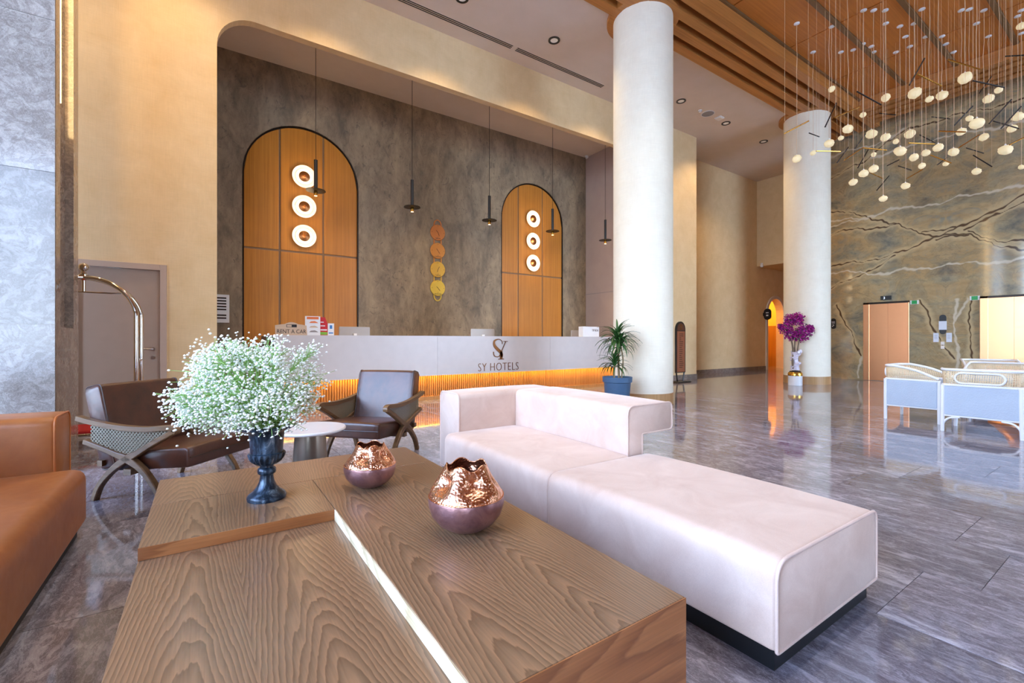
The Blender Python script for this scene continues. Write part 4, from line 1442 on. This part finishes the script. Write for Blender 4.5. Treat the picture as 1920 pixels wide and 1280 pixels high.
ott = thing('velvet_ottoman', 'long blush white velvet ottoman on a black plinth in the foreground', 'ottoman', (2.0, 1.37, 0))
prof = rounded([(-.432, .09), (-.432, .392), (.43, .388), (.43, .09)], [.012, .075, .045, .012], 7)
oo = block(prof, 'y', -.613, .612, .014).build('cushion', M['velvet'], ott, 50)
MB().tube([(x * .999, -.611, z) for x, z in prof], .0065, 8, closed=True).build('piping', M['velvet_pipe'], oo, 50)
MB().box(-.39, .41, -.583, .57, 0, .092).build('plinth', M['black_plinth'], ott)

# ------------------------------------------------------------------ coffee table
tab = thing('coffee_table', 'low stepped wooden coffee table in the foreground', 'table', (.455, 1.84, 0))
tx, ty = .455, 1.84
TB = lambda x0, x1, y0, y1, z0, z1: MB().box(x0 - tx, x1 - tx, y0 - ty, y1 - ty, z0, z1)
TB(-.19, .452, .775, 2.0, .06, .375).build('lower_section', M['table_top'], tab, bevel=.002, seg=1)
TB(-.19, .452, 2.0, 2.479, .06, .42).build('raised_section', M['table_top'], tab, bevel=.002, seg=1)
TB(.4535, 1.10, .775, 2.479, .06, .42).build('long_section', M['table_top'], tab, bevel=.002, seg=1)
TB(-.19, 1.10, 2.481, 2.91, .06, .42).build('far_section', M['table_top_x'], tab, bevel=.002, seg=1)
TB(.4535, 1.10, .772, .775, .06, .419).build('end_board', M['table_edge'], tab)
TB(-.19, .452, 1.997, 2.0, .376, .419).build('step_edge', M['table_edge'], tab)
TB(.4495, .4535, .775, 1.996, .376, .419).build('sapwood_edge', M['sapwood'], tab)
TB(-.1, 1.0, .9, 2.8, 0, .06).build('plinth', M['black_plinth'], tab)

# copper vases
def copper_vase(R, H, loc, label, rot):
    t = thing('copper_vase', label, 'vase', loc, rot, group='hammered copper vases')
    n = 120

    def ring(f):
        z = f * H
        prof = [(0, .38), (.03, .5), (.12, .74), (.25, .92), (.40, .995), (.5, 1.0), (.62, .94), (.75, .80), (.88, .66), (1.0, .54)]
        r = float(np.interp(f, [p[0] for p in prof], [p[1] for p in prof])) * R
        out = []
        for i in range(n):
            a = 2 * PI * i / n
            lobe = (.5 + .5 * math.cos(5 * a)) ** 1.3
            dent = math.exp(-((f - .76) / .13) ** 2) * lobe * .30
            rr = r * (1 - dent)
            wave = max(0, (f - .7) / .3) ** 1.5
            zz = z - .075 * H * lobe * wave + .02 * H * wave
            rr *= 1 + .05 * wave * (lobe - .5)
            out.append((rr * math.cos(a), rr * math.sin(a), zz))
        return out
    low = MB().loft([ring(f) for f in (0, .015, .03, .07, .12, .18, .25, .32, .40, .46, .5, .525)], caps=False)
    low.f.append(tuple(range(n)))
    low.build('lower_body', M['copper_patina'], t, 60)
    MB().loft([ring(f) for f in [.525 + .475 * i / 26 for i in range(27)]], caps=False).build('hammered_top', M['copper_hammered'], t, 60, solid=.003)
    seam = [ring(.525)[i] for i in range(0, n, 2)]
    MB().tube([(p[0] * 1.004, p[1] * 1.004, p[2]) for p in seam], .0022, 6, closed=True).build('seam', M['copper_hammered'], t, 60)
    MB().loft([[(p[0] * .96, p[1] * .96, p[2] + .002) for p in ring(f)] for f in (.05, .2, .4, .525)], caps=False).build('lining', M['copper_patina'], t, 60)


copper_vase(.142, .245, (.818, 1.52, .42), 'larger hammered copper vase nearer the ottoman', .75)
copper_vase(.122, .205, (.667, 2.226, .42), 'smaller hammered copper vase nearer the urn', .3)

# urn with gypsophila
urn = thing('urn_vase', 'blackened blue footed urn holding white gypsophila', 'vase', (.23, 2.31, .42), 0)
prof = [(.02, 0), (.078, 0), (.08, .012), (.074, .022), (.055, .036), (.040, .055), (.031, .078), (.027, .098), (.027, .108), (.036, .114), (.038, .124), (.036, .136), (.028, .142), (.028, .150)]
MB().lathe(prof, 40).build('foot', M['urn'], urn, 50)
n = 96
rings = []
for r, z, fl in ((.028, .150, 0), (.045, .156, .06), (.062, .168, .1), (.073, .184, .1), (.077, .198, .08), (.075, .206, .0), (.066, .210, 0), (.066, .222, 0), (.068, .26, 0), (.071, .285, 0), (.078, .300, 0), (.098, .310, 0), (.116, .318, 0), (.117, .326, 0), (.108, .330, 0), (.075, .322, 0), (.06, .30, 0)):
    rings.append([(r * (1 - fl * .5 * (1 + math.cos(20 * 2 * PI * i / n))) * math.cos(2 * PI * i / n), r * (1 - fl * .5 * (1 + math.cos(20 * 2 * PI * i / n))) * math.sin(2 * PI * i / n), z) for i in range(n)])
MB().loft(rings).build('bowl', M['urn'], urn, 50)

bq = thing('gypsophila_bouquet', 'billowing bouquet of tiny white gypsophila in the urn', 'flowers', (.23, 2.31, .73))
rnd = random.Random(3)
blossoms, stems = MB(), MB()
ico = bmesh.new()
bmesh.ops.create_icosphere(ico, subdivisions=1, radius=1)
iv = [tuple(v.co) for v in ico.verts]
iff = [tuple(v.index for v in f.verts) for f in ico.faces]
ico.free()
rv = Vector((C_, -S_, 0))      # spread direction
dv = Vector((S_, C_, 0))
cen = rv * -.06 + Vector((0, 0, .165))
N = 0
sprays = []
for k in range(230):
    while True:
        q = Vector((rnd.uniform(-1, 1), rnd.uniform(-1, 1), rnd.uniform(-1, 1)))
        if .25 < q.length < 1 and q.z > -.85:
            break
    q = q.normalized() * (q.length ** .45)
    lump = 1 + .16 * math.sin(5 * q.x + 1.3) * math.cos(4 * q.z + q.y * 3)
    p = cen + rv * q.x * .285 * lump + dv * q.y * .25 * lump + Vector((0, 0, q.z * (.235 if q.z > 0 else .165) * lump))
    sprays.append(p)
for p in sprays:
    root = Vector((rnd.uniform(-.05, .05), rnd.uniform(-.05, .05), -.04))
    mid = root.lerp(p, .45) + Vector((0, 0, .07))
    path = smooth_path([root, mid, p], 4)
    stems.tube(path, .0022, 3)
    for j in range(34):
        b_ = p + Vector((rnd.gauss(0, .03), rnd.gauss(0, .03), rnd.gauss(0, .026)))
        r = rnd.uniform(.0034, .0068)
        blossoms.add([(b_.x + v[0] * r, b_.y + v[1] * r, b_.z + v[2] * r * .8) for v in iv], iff)
        if j % 3 == 0:
            s0 = p.lerp(mid, rnd.uniform(.05, .35))
            stems.tube([s0, s0.lerp(b_, .5) + Vector((0, 0, .004)), b_], .0011, 3)
o = blossoms.build('blossoms', M['gyp_white'], bq, 60, recalc=False)
o['kind'] = 'stuff'
o = stems.build('stems', M['gyp_stem'], bq, recalc=False)
o['kind'] = 'stuff'

# ------------------------------------------------------------------ round side table
t = thing('side_table', 'small round white-topped side table with metal cone base', 'table', (.648, 3.64, 0))
MB().lathe([(.001, .455), (.235, .455), (.25, .465), (.25, .474), (.244, .48), (.001, .48)], 64).build('table_top', M['table_white'], t, 30)
MB().lathe([(.135, 0), (.135, .01), (.105, .455)], 48).build('cone_base', M['pewter'], t, 40)

# ------------------------------------------------------------------ leather armchairs
def armchair(loc, rotz, label):
    t = thing('armchair', label, 'armchair', loc, rotz, group='leather armchairs with cane sides')
    hw = .34
    # local: +y to the front, side frames at x = +-hw
    prof_seat = rounded([(.10, .20), (.09, .335), (.735, .392), (.74, .255)], [.02, .03, .03, .02], 4)
    so = block(prof_seat, 'x', -hw + .03, hw - .03, .01, soft=.02).build('seat', M['brown_leather'], t, 50)
    MB().tube([(-hw + .035, .745, .325), (hw - .035, .745, .325)], .004, 6).build('seam', M['brown_pipe'], so)
    prof_back = rounded([(.02, .20), (-.13, .785), (.0, .815), (.145, .23)], [.02, .03, .03, .02], 4)
    bo = block(prof_back, 'x', -hw + .025, hw - .025, .004, soft=.02).build('backrest', M['brown_leather'], t, 50)
    for s in (-1, 1):
        MB().tube([(s * (hw - .04), y, z) for y, z in prof_back], .005, 6, closed=True).build('piping', M['brown_pipe'], bo, 50)
    for s in (-1, 1):
        x = s * hw
        up = smooth_path([(x, -.14, .575), (x, 0, .548), (x, .2, .522), (x, .42, .515), (x, .58, .528), (x, .635, .53), (x, .668, .518), (x, .66, .497)], 5)
        MB().bar(up, .034, .045, (1, 0, 0)).build('arm_rail', M['frame_wood'], t, 40, bevel=.006)
        s1 = smooth_path([(x, .655, .505), (x, .5, .425), (x, .36, .345), (x, .278, .305), (x, .16, .225), (x, .05, .11), (x, 0, .0)], 5)
        MB().bar(s1, [.036 + .016 * math.exp(-((i - 15) / 5) ** 2) for i in range(len(s1))], .042, (1, 0, 0)).build('leg', M['frame_wood'], t, 40, bevel=.006)
        s2 = smooth_path([(x, -.08, .412), (x, .08, .368), (x, .2, .33), (x, .278, .305), (x, .4, .235), (x, .51, .11), (x, .565, .0)], 5)
        MB().bar(s2, [.036 + .016 * math.exp(-((i - 15) / 5) ** 2) for i in range(len(s2))], .042, (1, 0, 0)).build('leg', M['frame_wood'], t, 40, bevel=.006)
        top = [(p.y, p.z - .012) for p in up if -.06 < p.y < .62]
        cane = [(-.03, .405), (.12, .362), (.278, .315), (.4, .375), (.5, .432), (.62, .492)] + top[::-1]
        mb = MB().prism(cane, 'x', x - .004, x + .004)
        mb.build('cane_panel', M['arm_cane'], t, uv=lambda co: (co.y + co.z, co.z - co.y))
    MB().box(-hw, hw, .24, .30, .19, .23).box(-hw, hw, .02, .06, .24, .28).build('cross_rail', M['frame_wood'], t)
    return t


armchair((-.41, 4.555, 0), math.atan2(-.72, -.69), 'dark brown leather armchair with cane sides beside the pillar')
armchair((1.58, 4.69, 0), math.atan2(.72, -.69), 'dark brown leather armchair with cane sides before the reception desk')

# ------------------------------------------------------------------ potted dracaena
dr = thing('potted_dracaena', 'spiky green dracaena in a slate blue pot by the column', 'potted plant', (5.56, 5.18, 0))
MB().lathe([(.17, 0), (.175, .01), (.215, .44), (.235, .45), (.24, .53), (.225, .53), (.21, .46), (.001, .45)], 48).build('pot', M['pot_blue'], dr, 40)
MB().lathe([(.001, .455), (.205, .455), (.205, .465), (.001, .475)], 32).build('soil', M['soil'], dr, 40)
MB().tube(smooth_path([(.04, .0, .46), (.05, .02, .75), (.02, .0, 1.0), (.0, 0, 1.16)], 4), .018, 8).build('stem', M['stem'], dr, 50)
MB().tube(smooth_path([(-.05, .02, .46), (-.05, .02, .62), (-.06, .0, .72)], 4), .015, 8).build('stem', M['stem'], dr, 50)
MB().tube(smooth_path([(.05, -.04, .46), (.08, -.05, .8), (.03, -.04, 1.05)], 4), .012, 8).build('stem', M['stem'], dr, 50)
lf = MB()
pts = []
Lf = 1.0
for i in range(9):
    s = i / 8
    w = .042 * math.sin(PI * (.12 + .86 * s)) ** .8
    y = s - .12 * s ** 3
    z = .16 * math.sin(PI * s * .62) - .42 * s ** 2.6
    pts.append(((-w, y, z + .01), (0, y, z - .004), (w, y, z + .01)))
vs = [p for r in pts for p in r]
fs = []
for i in range(8):
    a = i * 3
    fs += [(a, a + 1, a + 4, a + 3), (a + 1, a + 2, a + 5, a + 4)]
lf.add(vs, fs)
leaf0 = None
rnd = random.Random(11)
for cen_, cnt, ln in (((0, 0, 1.14), 90, .40), ((-.06, 0, .74), 50, .36), ((.03, -.04, 1.04), 40, .36)):
    for k in range(cnt):
        az = k * 2.39996 + rnd.uniform(-.2, .2)
        el = math.radians(rnd.uniform(-25, 78) if cnt > 30 else rnd.uniform(-10, 70))
        L = ln * rnd.uniform(.75, 1.1)
        rot = (el, 0, az)
        loc = (cen_[0], cen_[1], cen_[2] - .06 * (k / cnt))
        if leaf0 is None:
            leaf0 = lf.build('leaf', M['leaf'], dr, 60, loc=loc, recalc=False)
            leaf0.rotation_euler = rot
            leaf0.scale = (L, L, L)
        else:
            share(leaf0, 'leaf', dr, loc, rot, (L, L, L))

# ------------------------------------------------------------------ magenta flower stand
fl = thing('magenta_flower_pot', 'magenta flowering tree in a white and gold pot before the rear column', 'potted plant', (12.18, 5.0, 0))
fl.location = (12.18, 5.45, 0)
MB().lathe([(.15, 0), (.155, .005), (.155, .24), (.15, .245)], 40).build('pot', M['white'], fl, 40)
MB().lathe([(.158, .24), (.160, .25), (.160, .30), (.14, .33), (.02, .335)], 40).build('gold_rim', M['gold'], fl, 40)
MB().lathe([(.001, .33), (.13, .33), (.12, .355), (.001, .37)], 20).build('moss', M['soil'], fl, 40)
rnd = random.Random(5)
for k, (dx, dy) in enumerate(((-.06, .02), (.05, .03), (.02, -.05), (-.02, .05))):
    MB().tube(smooth_path([(dx * .8, dy * .8, .34), (dx * 1.6, dy, .6), (dx * .8, dy, .9), (dx * 2.6, dy * 2, 1.25)], 4), [.022] * 5 + [.018] * 4 + [.014] * 4, 7).build('trunk', M['trunk'], fl, 50)
rb = MB()
for k in range(3):
    rb.tube(smooth_path([(.1 * math.cos(a * 2.1 + k) * (1 if a < 5 else .6), .1 * math.sin(a * 2.1 + k), .40 + .075 * a) for a in range(7)], 4), [.02 + .012 * math.sin(i) for i in range(25)], 5)
rb.ball((.03, -.1, .84), .07, 10, 6, (1, .6, .8)).ball((-.05, -.1, .82), .06, 10, 6, (1, .6, .8))
rb.loft([[((.085 - .03 * math.sin(PI * q / 6) + .014 * math.sin(5 * a + q)) * math.cos(a), (.085 - .03 * math.sin(PI * q / 6) + .014 * math.sin(5 * a + q)) * math.sin(a), .38 + .075 * q) for a in [2 * PI * k / 30 for k in range(30)]] for q in range(7)], caps=False)
rb.build('gauze_ribbon', M['gauze'], fl, 60)
for nm, mt, cnt in (('magenta_bracts', M['magenta'], 1500), ('violet_bracts', M['purple'], 700), ('green_leaves', M['leaf'], 160)):
    mb = MB()
    lob = [((0, 0, 1.45), .27), ((-.24, 0, 1.42), .17), ((.25, 0, 1.34), .20), ((.06, 0, 1.66), .16), ((-.12, 0, 1.64), .15), ((.12, 0, 1.22), .16), ((-.12, .0, 1.26), .15), ((.37, 0, 1.42), .09), ((-.36, 0, 1.46), .07)]
    for k in range(cnt):
        c, r = rnd.choice(lob)
        q = Vector((rnd.gauss(0, 1), rnd.gauss(0, 1), rnd.gauss(0, 1)))
        q = q.normalized() * r * rnd.uniform(.4, 1.05)
        p = Vector((c[0] * C_, -c[0] * S_, c[2])) + q
        s = rnd.uniform(.018, .034)
        u = Vector((rnd.gauss(0, 1), rnd.gauss(0, 1), rnd.gauss(0, 1))).normalized()
        v = u.orthogonal().normalized()
        w = u.cross(v)
        mb.add([p + v * s, p + w * s * .7 + u * s * .3, p - v * s, p - w * s * .7 + u * s * .3], [(0, 1, 2), (0, 2, 3)])
    o = mb.build(nm, mt, fl, recalc=False)
    o['kind'] = 'stuff'

# ------------------------------------------------------------------ standing sign
sg = thing('standing_sign', 'tall black-framed copper information sign with rounded top', 'sign', (10.5, 7.55, 0), math.radians(4))
MB().box(-.3, .3, -.14, .14, 0, .03).build('base', M['black'], sg, bevel=.004)
MB().tube(smooth_path([(-.13, 0, .03), (-.15, 0, .1), (-.19, 0, .28)], 4), .02, 8).tube(smooth_path([(.13, 0, .03), (.15, 0, .1), (.19, 0, .28)], 4), .02, 8).build('leg', M['black'], sg, 40)
r = .22
out = [(-r, .26), (r, .26)] + arc(0, 1.40, r, 0, 180, 20)
MB().prism(out, 'y', -.02, .02).build('frame', M['black'], sg)
MB().box(-.18, .18, -.028, -.02, .28, 1.36).build('copper_face', M['copper_sign'], sg)
MB().prism([(-.175, 1.38), (.175, 1.38)] + arc(0, 1.40, .175, 0, 180, 16), 'y', -.026, -.02).build('copper_cap', plain('dark copper cap', srgb(112, 70, 50), .4, .5), sg)
sp_ = smooth_path([(.03, 1.50, 0), (-.01, 1.53, 0), (-.03, 1.49, 0), (.02, 1.46, 0), (.01, 1.42, 0), (-.03, 1.43, 0)], 4)
ribbon(MB(), [(p.x, p.y) for p in sp_], [.012] * len(sp_), -.03, -.026).build('emblem', M['brass'], sg)
rnd = random.Random(2)
for k in range(18):
    z = 1.28 - k * .052
    MB().box(-.09, -.09 + rnd.uniform(.08, .2), -.031, -.028, z, z + .014).build('text_line', M['dark_metal'], sg)

# ------------------------------------------------------------------ rattan chairs and their table
def u_path(hw, dp, r, z0, zf, n=6, flare=0):
    """open U in plan from front left around the back to front right; height z0 at the back falling to zf in front"""
    pts = [(-hw, dp), (-hw, dp * .6), (-hw, r)]
    pts += [(-hw + r - r * math.cos(a), r - r * math.sin(a)) for a in [PI / 2 * k / n for k in range(1, n + 1)]]
    pts += [(0, 0)]
    pts += [(hw - r + r * math.sin(a), r - r * math.cos(a)) for a in [PI / 2 * k / n for k in range(0, n + 1)]]
    pts += [(hw, dp * .6), (hw, dp)]
    out = []
    for x, y in pts:
        f = max(0, (y - .12) / (dp - .12))
        z = z0 + (zf - z0) * f ** 1.6
        out.append((x * (1 + flare), y - flare * .3, z))
    return out


def rattan_chair(loc, rotz, label, proto=[None]):
    if proto[0] is not None:
        t = copy_tree(proto[0])
        t.location, t.rotation_euler = loc, (0, 0, rotz)
        t['label'] = label
        return t
    t = thing('rattan_chair', label, 'chair', loc, rotz, group='white rattan tub chairs')
    proto[0] = t
    hw, dp = .335, .60
    top = u_path(hw, dp, .13, .765, .60, flare=.06)
    low = u_path(hw, dp, .06, .575, .57)
    MB().tube(smooth_path(top, 3), .017, 8).build('top_rail', M['rattan'], t, 50)
    MB().tube(smooth_path(low, 3), .017, 8).build('middle_rail', M['rattan'], t, 50)
    n = len(top)
    vs, fs = [], []
    for a, b_ in zip(low, top):
        vs += [a, b_]
    for i in range(n - 1):
        fs.append((i * 2, i * 2 + 2, i * 2 + 3, i * 2 + 1))
    MB().add(vs, fs).build('cane_band', M['cane'], t, 60, uv=lambda co: (co.x + co.y, co.z), solid=.004)
    ov = [(px_, -.035 - .02 * (pz_ - .67), pz_) for px_, pz_ in arc(.15, .668, .062, -90, 90, 10) + arc(-.15, .668, .062, 90, 270, 10)]
    MB().tube(ov, .012, 8, closed=True).build('oval_ring', M['rattan'], t, 50)
    for x, y in ((-hw, 0), (hw, 0), (-hw, dp - .02), (hw, dp - .02)):
        MB().tube([(x, y, 0), (x * .99, y, .3), (x * .985, y, .575)], [.02, .022, .022], 10).build('leg', M['rattan'], t, 50)
    MB().box(-hw + .02, hw - .02, -.012, .03, .205, .56).build('back_panel', M['upholstery'], t, bevel=.01)
    for s in (-1, 1):
        MB().box(s * hw - .015, s * hw + .015, .02, dp - .04, .205, .56).build('side_panel', M['upholstery'], t, bevel=.01)
    MB().box(-hw + .02, hw - .02, dp - .05, dp - .02, .205, .40).build('front_panel', M['upholstery'], t, bevel=.01)
    MB().tube([(-hw, 0, .2), (hw, 0, .2), (hw, dp - .02, .2), (-hw, dp - .02, .2)], .013, 8, closed=True).build('bottom_rail', M['rattan'], t, 50)
    MB().box(-hw + .03, hw - .03, .03, dp, .38, .46).build('seat', M['cushion'], t, bevel=.03, seg=3)
    for sx in (-1, 1):
        pts = [(sx * (hw - .005), 0, .06), (sx * (hw - .02), 0, .12), (sx * (hw - .07), 0, .17), (sx * (hw - .16), 0, .185)]
        MB().tube(smooth_path(pts, 4), .012, 8).build('bracket', M['rattan'], t, 50)
    return t


rattan_chair((7.62, 1.37, 0), -PI / 2, 'white rattan tub chair with oval cane back, nearest of the four')
rattan_chair((8.47, 2.43, 0), PI, 'white rattan tub chair seen from its side, directly before the left lift')
rattan_chair((10.45, 1.62, 0), PI / 2, 'white rattan tub chair facing the lounge across the copper-based table')
rattan_chair((11.9, 2.05, 0), PI / 2 + .35, 'white rattan tub chair farthest back, before the marble wall')
t = thing('lounge_table', 'round table on a copper cone base between the rattan chairs', 'table', (9.05, 1.25, 0))
MB().lathe([(.001, .68), (.44, .68), (.45, .69), (.45, .70), (.44, .71), (.001, .71)], 48).build('table_top', M['table_white'], t, 30)
MB().lathe([(.30, 0), (.30, .015), (.24, .06), (.13, .2), (.07, .4), (.07, .68)], 40).build('copper_base', M['copper_door'], t, 40)

# ------------------------------------------------------------------ cluster of hanging balls and rods
BALLS = [(10.068, 3.847, 5.988, 0.057), (10.826, 3.229, 5.774, 0.073), (10.382, 2.684, 5.481, 0.093), (9.975, 2.39, 5.127, 0.054), (12.218, 2.737, 6.018, 0.092), (10.501, 2.066, 5.493, 0.09), (12.464, 1.703, 6.909, 0.067), (12.99, 2.216, 5.95, 0.089), (10.927, 1.748, 5.276, 0.052), (11.191, 3.715, 5.744, 0.056), (9.088, 3.231, 4.724, 0.074), (11.428, 3.648, 5.386, 0.095), (10.387, 3.104, 4.859, 0.073), (12.082, 3.43, 5.311, 0.053), (12.089, 3.203, 5.386, 0.093), (11.12, 4.079, 5.386, 0.051), (9.164, 3.54, 4.608, 0.075), (10.634, 4.407, 5.072, 0.055), (9.412, 4.183, 4.602, 0.076), (11.151, 3.103, 4.782, 0.094), (11.276, 2.926, 4.63, 0.071), (11.962, 2.921, 4.871, 0.071), (10.365, 2.37, 4.409, 0.07), (13.088, 2.752, 5.091, 0.09), (11.547, 2.322, 4.962, 0.07), (11.633, 2.231, 5.193, 0.052), (10.103, 1.853, 4.545, 0.09), (11.892, 2.089, 4.863, 0.069), (11.374, 1.738, 4.386, 0.089), (11.847, 1.73, 4.868, 0.068), (12.632, 1.772, 5.316, 0.088), (11.693, 3.693, 5.038, 0.047), (10.209, 3.224, 4.278, 0.073), (10.056, 3.327, 4.193, 0.073), (11.247, 3.903, 4.43, 0.074), (9.338, 2.819, 3.475, 0.055), (11.623, 3.149, 4.211, 0.072), (10.91, 2.719, 4.324, 0.054), (12.602, 2.763, 4.744, 0.053), (12.27, 2.255, 4.361, 0.069), (13.4, 1.83, 4.55, 0.049)]
RODS = [(7.337, 3.436, 4.28, 7.783, 3.288, 4.533, 'b'), (10.237, 4.318, 5.358, 10.623, 4.288, 5.366, 'd'), (8.768, 3.586, 4.396, 9.173, 3.373, 4.41, 'b'), (8.118, 3.193, 4.492, 8.454, 3.166, 4.954, 'd'), (7.801, 2.938, 4.452, 8.365, 2.809, 4.722, 'b'), (8.127, 2.775, 4.865, 8.49, 2.587, 4.688, 'n'), (11.668, 3.589, 5.858, 11.704, 3.323, 5.725, 'd'), (11.21, 3.864, 5.106, 11.228, 3.678, 5.357, 'd'), (10.891, 4.069, 4.804, 10.945, 3.879, 5.086, 'd'), (9.987, 3.608, 4.517, 10.436, 3.467, 4.803, 'b'), (9.575, 3.181, 4.5, 9.9, 2.941, 4.452, 'b'), (10.746, 3.653, 4.543, 11.046, 3.58, 4.95, 'd'), (11.275, 3.639, 4.565, 11.706, 3.537, 4.485, 'b'), (11.386, 3.544, 4.186, 11.831, 3.472, 4.554, 'd'), (9.467, 2.522, 4.323, 9.994, 2.332, 4.364, 'b'), (12.369, 3.119, 5.41, 12.369, 2.872, 5.153, 'd'), (11.264, 2.686, 4.591, 11.378, 2.419, 4.379, 'b'), (11.96, 3.36, 4.752, 12.005, 3.152, 4.604, 'd'), (12.106, 3.26, 4.483, 12.196, 3.025, 4.623, 'b'), (8.951, 2.287, 5.162, 9.457, 2.123, 5.06, 'b'), (8.666, 2.302, 4.909, 8.973, 2.205, 5.364, 'd'), (9.243, 2.005, 5.336, 9.558, 1.719, 5.152, 'b'), (9.447, 2.156, 4.37, 9.643, 1.889, 4.306, 'b'), (12.55, 2.976, 5.776, 12.641, 2.709, 5.652, 'd'), (9.697, 2.031, 4.476, 9.685, 1.819, 4.69, 'd'), (10.615, 2.167, 4.391, 11.185, 2.022, 4.702, 'b'), (13.068, 2.555, 5.105, 13.297, 2.339, 4.973, 'd'), (11.977, 2.249, 4.606, 12.158, 2.028, 4.355, 'd'), (9.514, 1.787, 5.002, 9.899, 1.524, 4.899, 'n'), (12.64, 2.285, 5.986, 13.066, 2.184, 6.411, 'd'), (9.703, 1.65, 4.356, 9.999, 1.466, 4.724, 'd'), (10.342, 1.709, 4.591, 10.963, 1.528, 4.564, 'n'), (10.008, 1.578, 4.332, 9.957, 1.361, 4.568, 'd'), (10.04, 1.536, 5.42, 10.135, 1.261, 5.335, 'd'), (10.274, 1.525, 4.133, 10.728, 1.334, 4.364, 'b'), (12.559, 2.888, 4.749, 12.681, 2.764, 4.883, 'd'), (11.791, 3.496, 4.759, 11.775, 3.285, 4.817, 'n')]

ORD = ['first', 'second', 'third', 'fourth', 'fifth', 'sixth', 'seventh', 'eighth', 'ninth', 'tenth', 'eleventh', 'twelfth', 'thirteenth', 'fourteenth', 'fifteenth', 'sixteenth', 'seventeenth']


def bearing(x, y):
    return (C_ * x - S_ * y) / (S_ * x + C_ * y)


def ranked(items, key_z, key_b, tiers):
    """rank things from the column side within height tiers"""
    order = sorted(range(len(items)), key=lambda i: key_z(items[i]))
    per = math.ceil(len(items) / len(tiers))
    res = {}
    for ti, tn in enumerate(tiers):
        grp = sorted(order[ti * per:(ti + 1) * per], key=lambda i: key_b(items[i]))
        for j, i in enumerate(grp):
            res[i] = '%s from the left in the %s tier' % (ORD[j], tn)
    return res


elev = lambda x, y, z: (z - EYE) / (S_ * x + C_ * y)
rk = ranked(BALLS, lambda b_: elev(b_[0], b_[1], b_[2]), lambda b_: bearing(b_[0], b_[1]), ['lowest', 'lower middle', 'upper middle', 'highest'])
rnd = random.Random(21)
lump = []
for kk in range(3):
    ob_ = bmesh.new()
    bmesh.ops.create_icosphere(ob_, subdivisions=3, radius=1)
    for v in ob_.verts:
        q = v.co.copy()
        k1 = math.sin(7 * q.x + kk) * math.cos(6 * q.y) * .05 + math.sin(11 * q.z + 5 * q.x) * .04 + rnd.uniform(-.035, .035)
        v.co = q * (1 + k1)
        v.co.z *= .88
    me = bpy.data.meshes.new('shade')
    ob_.to_mesh(me)
    ob_.free()
    me.shade_smooth()
    me.materials.append(M['ball_shade'])
    lump.append(me)
cap0 = MB().lathe([(.16, 0), (.2, .1), (.14, .28), (.06, .42)], 12).build('cap', M['gyp_white'], None, 40)
cap_me = cap0.data
bpy.data.objects.remove(cap0)
can0 = MB().lathe([(.05, 0), (.05, -.012), (.035, -.02), (.004, -.022)], 20).build('canopy', M['white'], None, 40)
can_me = can0.data
bpy.data.objects.remove(can0)


def kid(name, me, parent, loc, rot=(0, 0, 0), sc_=(1, 1, 1)):
    o = bpy.data.objects.new(name, me)
    C.objects.link(o)
    o.parent = parent
    o.location, o.rotation_euler, o.scale = loc, rot, sc_
    return o


for i, (x, y, z, r) in enumerate(BALLS):
    size = 'large' if r > .08 else 'medium' if r > .06 else 'small'
    t = thing('ball_pendant', '%s crumpled cream pendant ball, %s' % (size, rk[i]), 'pendant lamp', (x, y, z), 0, 'crumpled ball pendants under the wooden ceiling')
    kid('shade', lump[i % 3], t, (0, 0, 0), (rnd.uniform(-.5, .5), rnd.uniform(-.5, .5), rnd.uniform(0, 6)), (r * 1.06, r, r))
    kid('cap', cap_me, t, (0, 0, r * .75), (0, 0, 0), (r, r, r))
    wob = [(0, 0, r)] + [(rnd.gauss(0, .004), rnd.gauss(0, .004), r + (ZW - z - r) * k / 8) for k in range(1, 8)] + [(0, 0, ZW - z - .01)]
    MB().tube(wob, .0042, 5).build('cord', M['cord'], t, 60, recalc=False)
    kid('canopy', can_me, t, (0, 0, ZW - z))

rk = ranked(RODS, lambda q: elev((q[0] + q[3]) / 2, (q[1] + q[4]) / 2, (q[2] + q[5]) / 2), lambda q: bearing((q[0] + q[3]) / 2, (q[1] + q[4]) / 2), ['lowest', 'middle', 'highest'])
for i, (x0, y0, z0, x1, y1, z1, c) in enumerate(RODS):
    a, b_ = Vector((x0, y0, z0)), Vector((x1, y1, z1))
    m_ = (a + b_) / 2
    t = thing('hanging_rod', '%s rod among the ball pendants, %s' % ('brass' if c == 'b' else 'dark bronze', rk[i]), 'rod', tuple(m_), 0, 'metal rods among the ball pendants')
    MB().tube([a - m_, b_ - m_], .010, 8).build('rod', M['brass'] if c == 'b' else M['dark_metal'], t, 40, recalc=False)
    for q in (a, b_):
        w = q.lerp(m_, .03) - m_
        MB().tube([w, Vector((w.x, w.y, ZW - m_.z - .005))], .0016, 4).build('wire', M['cord'], t, 60, recalc=False)
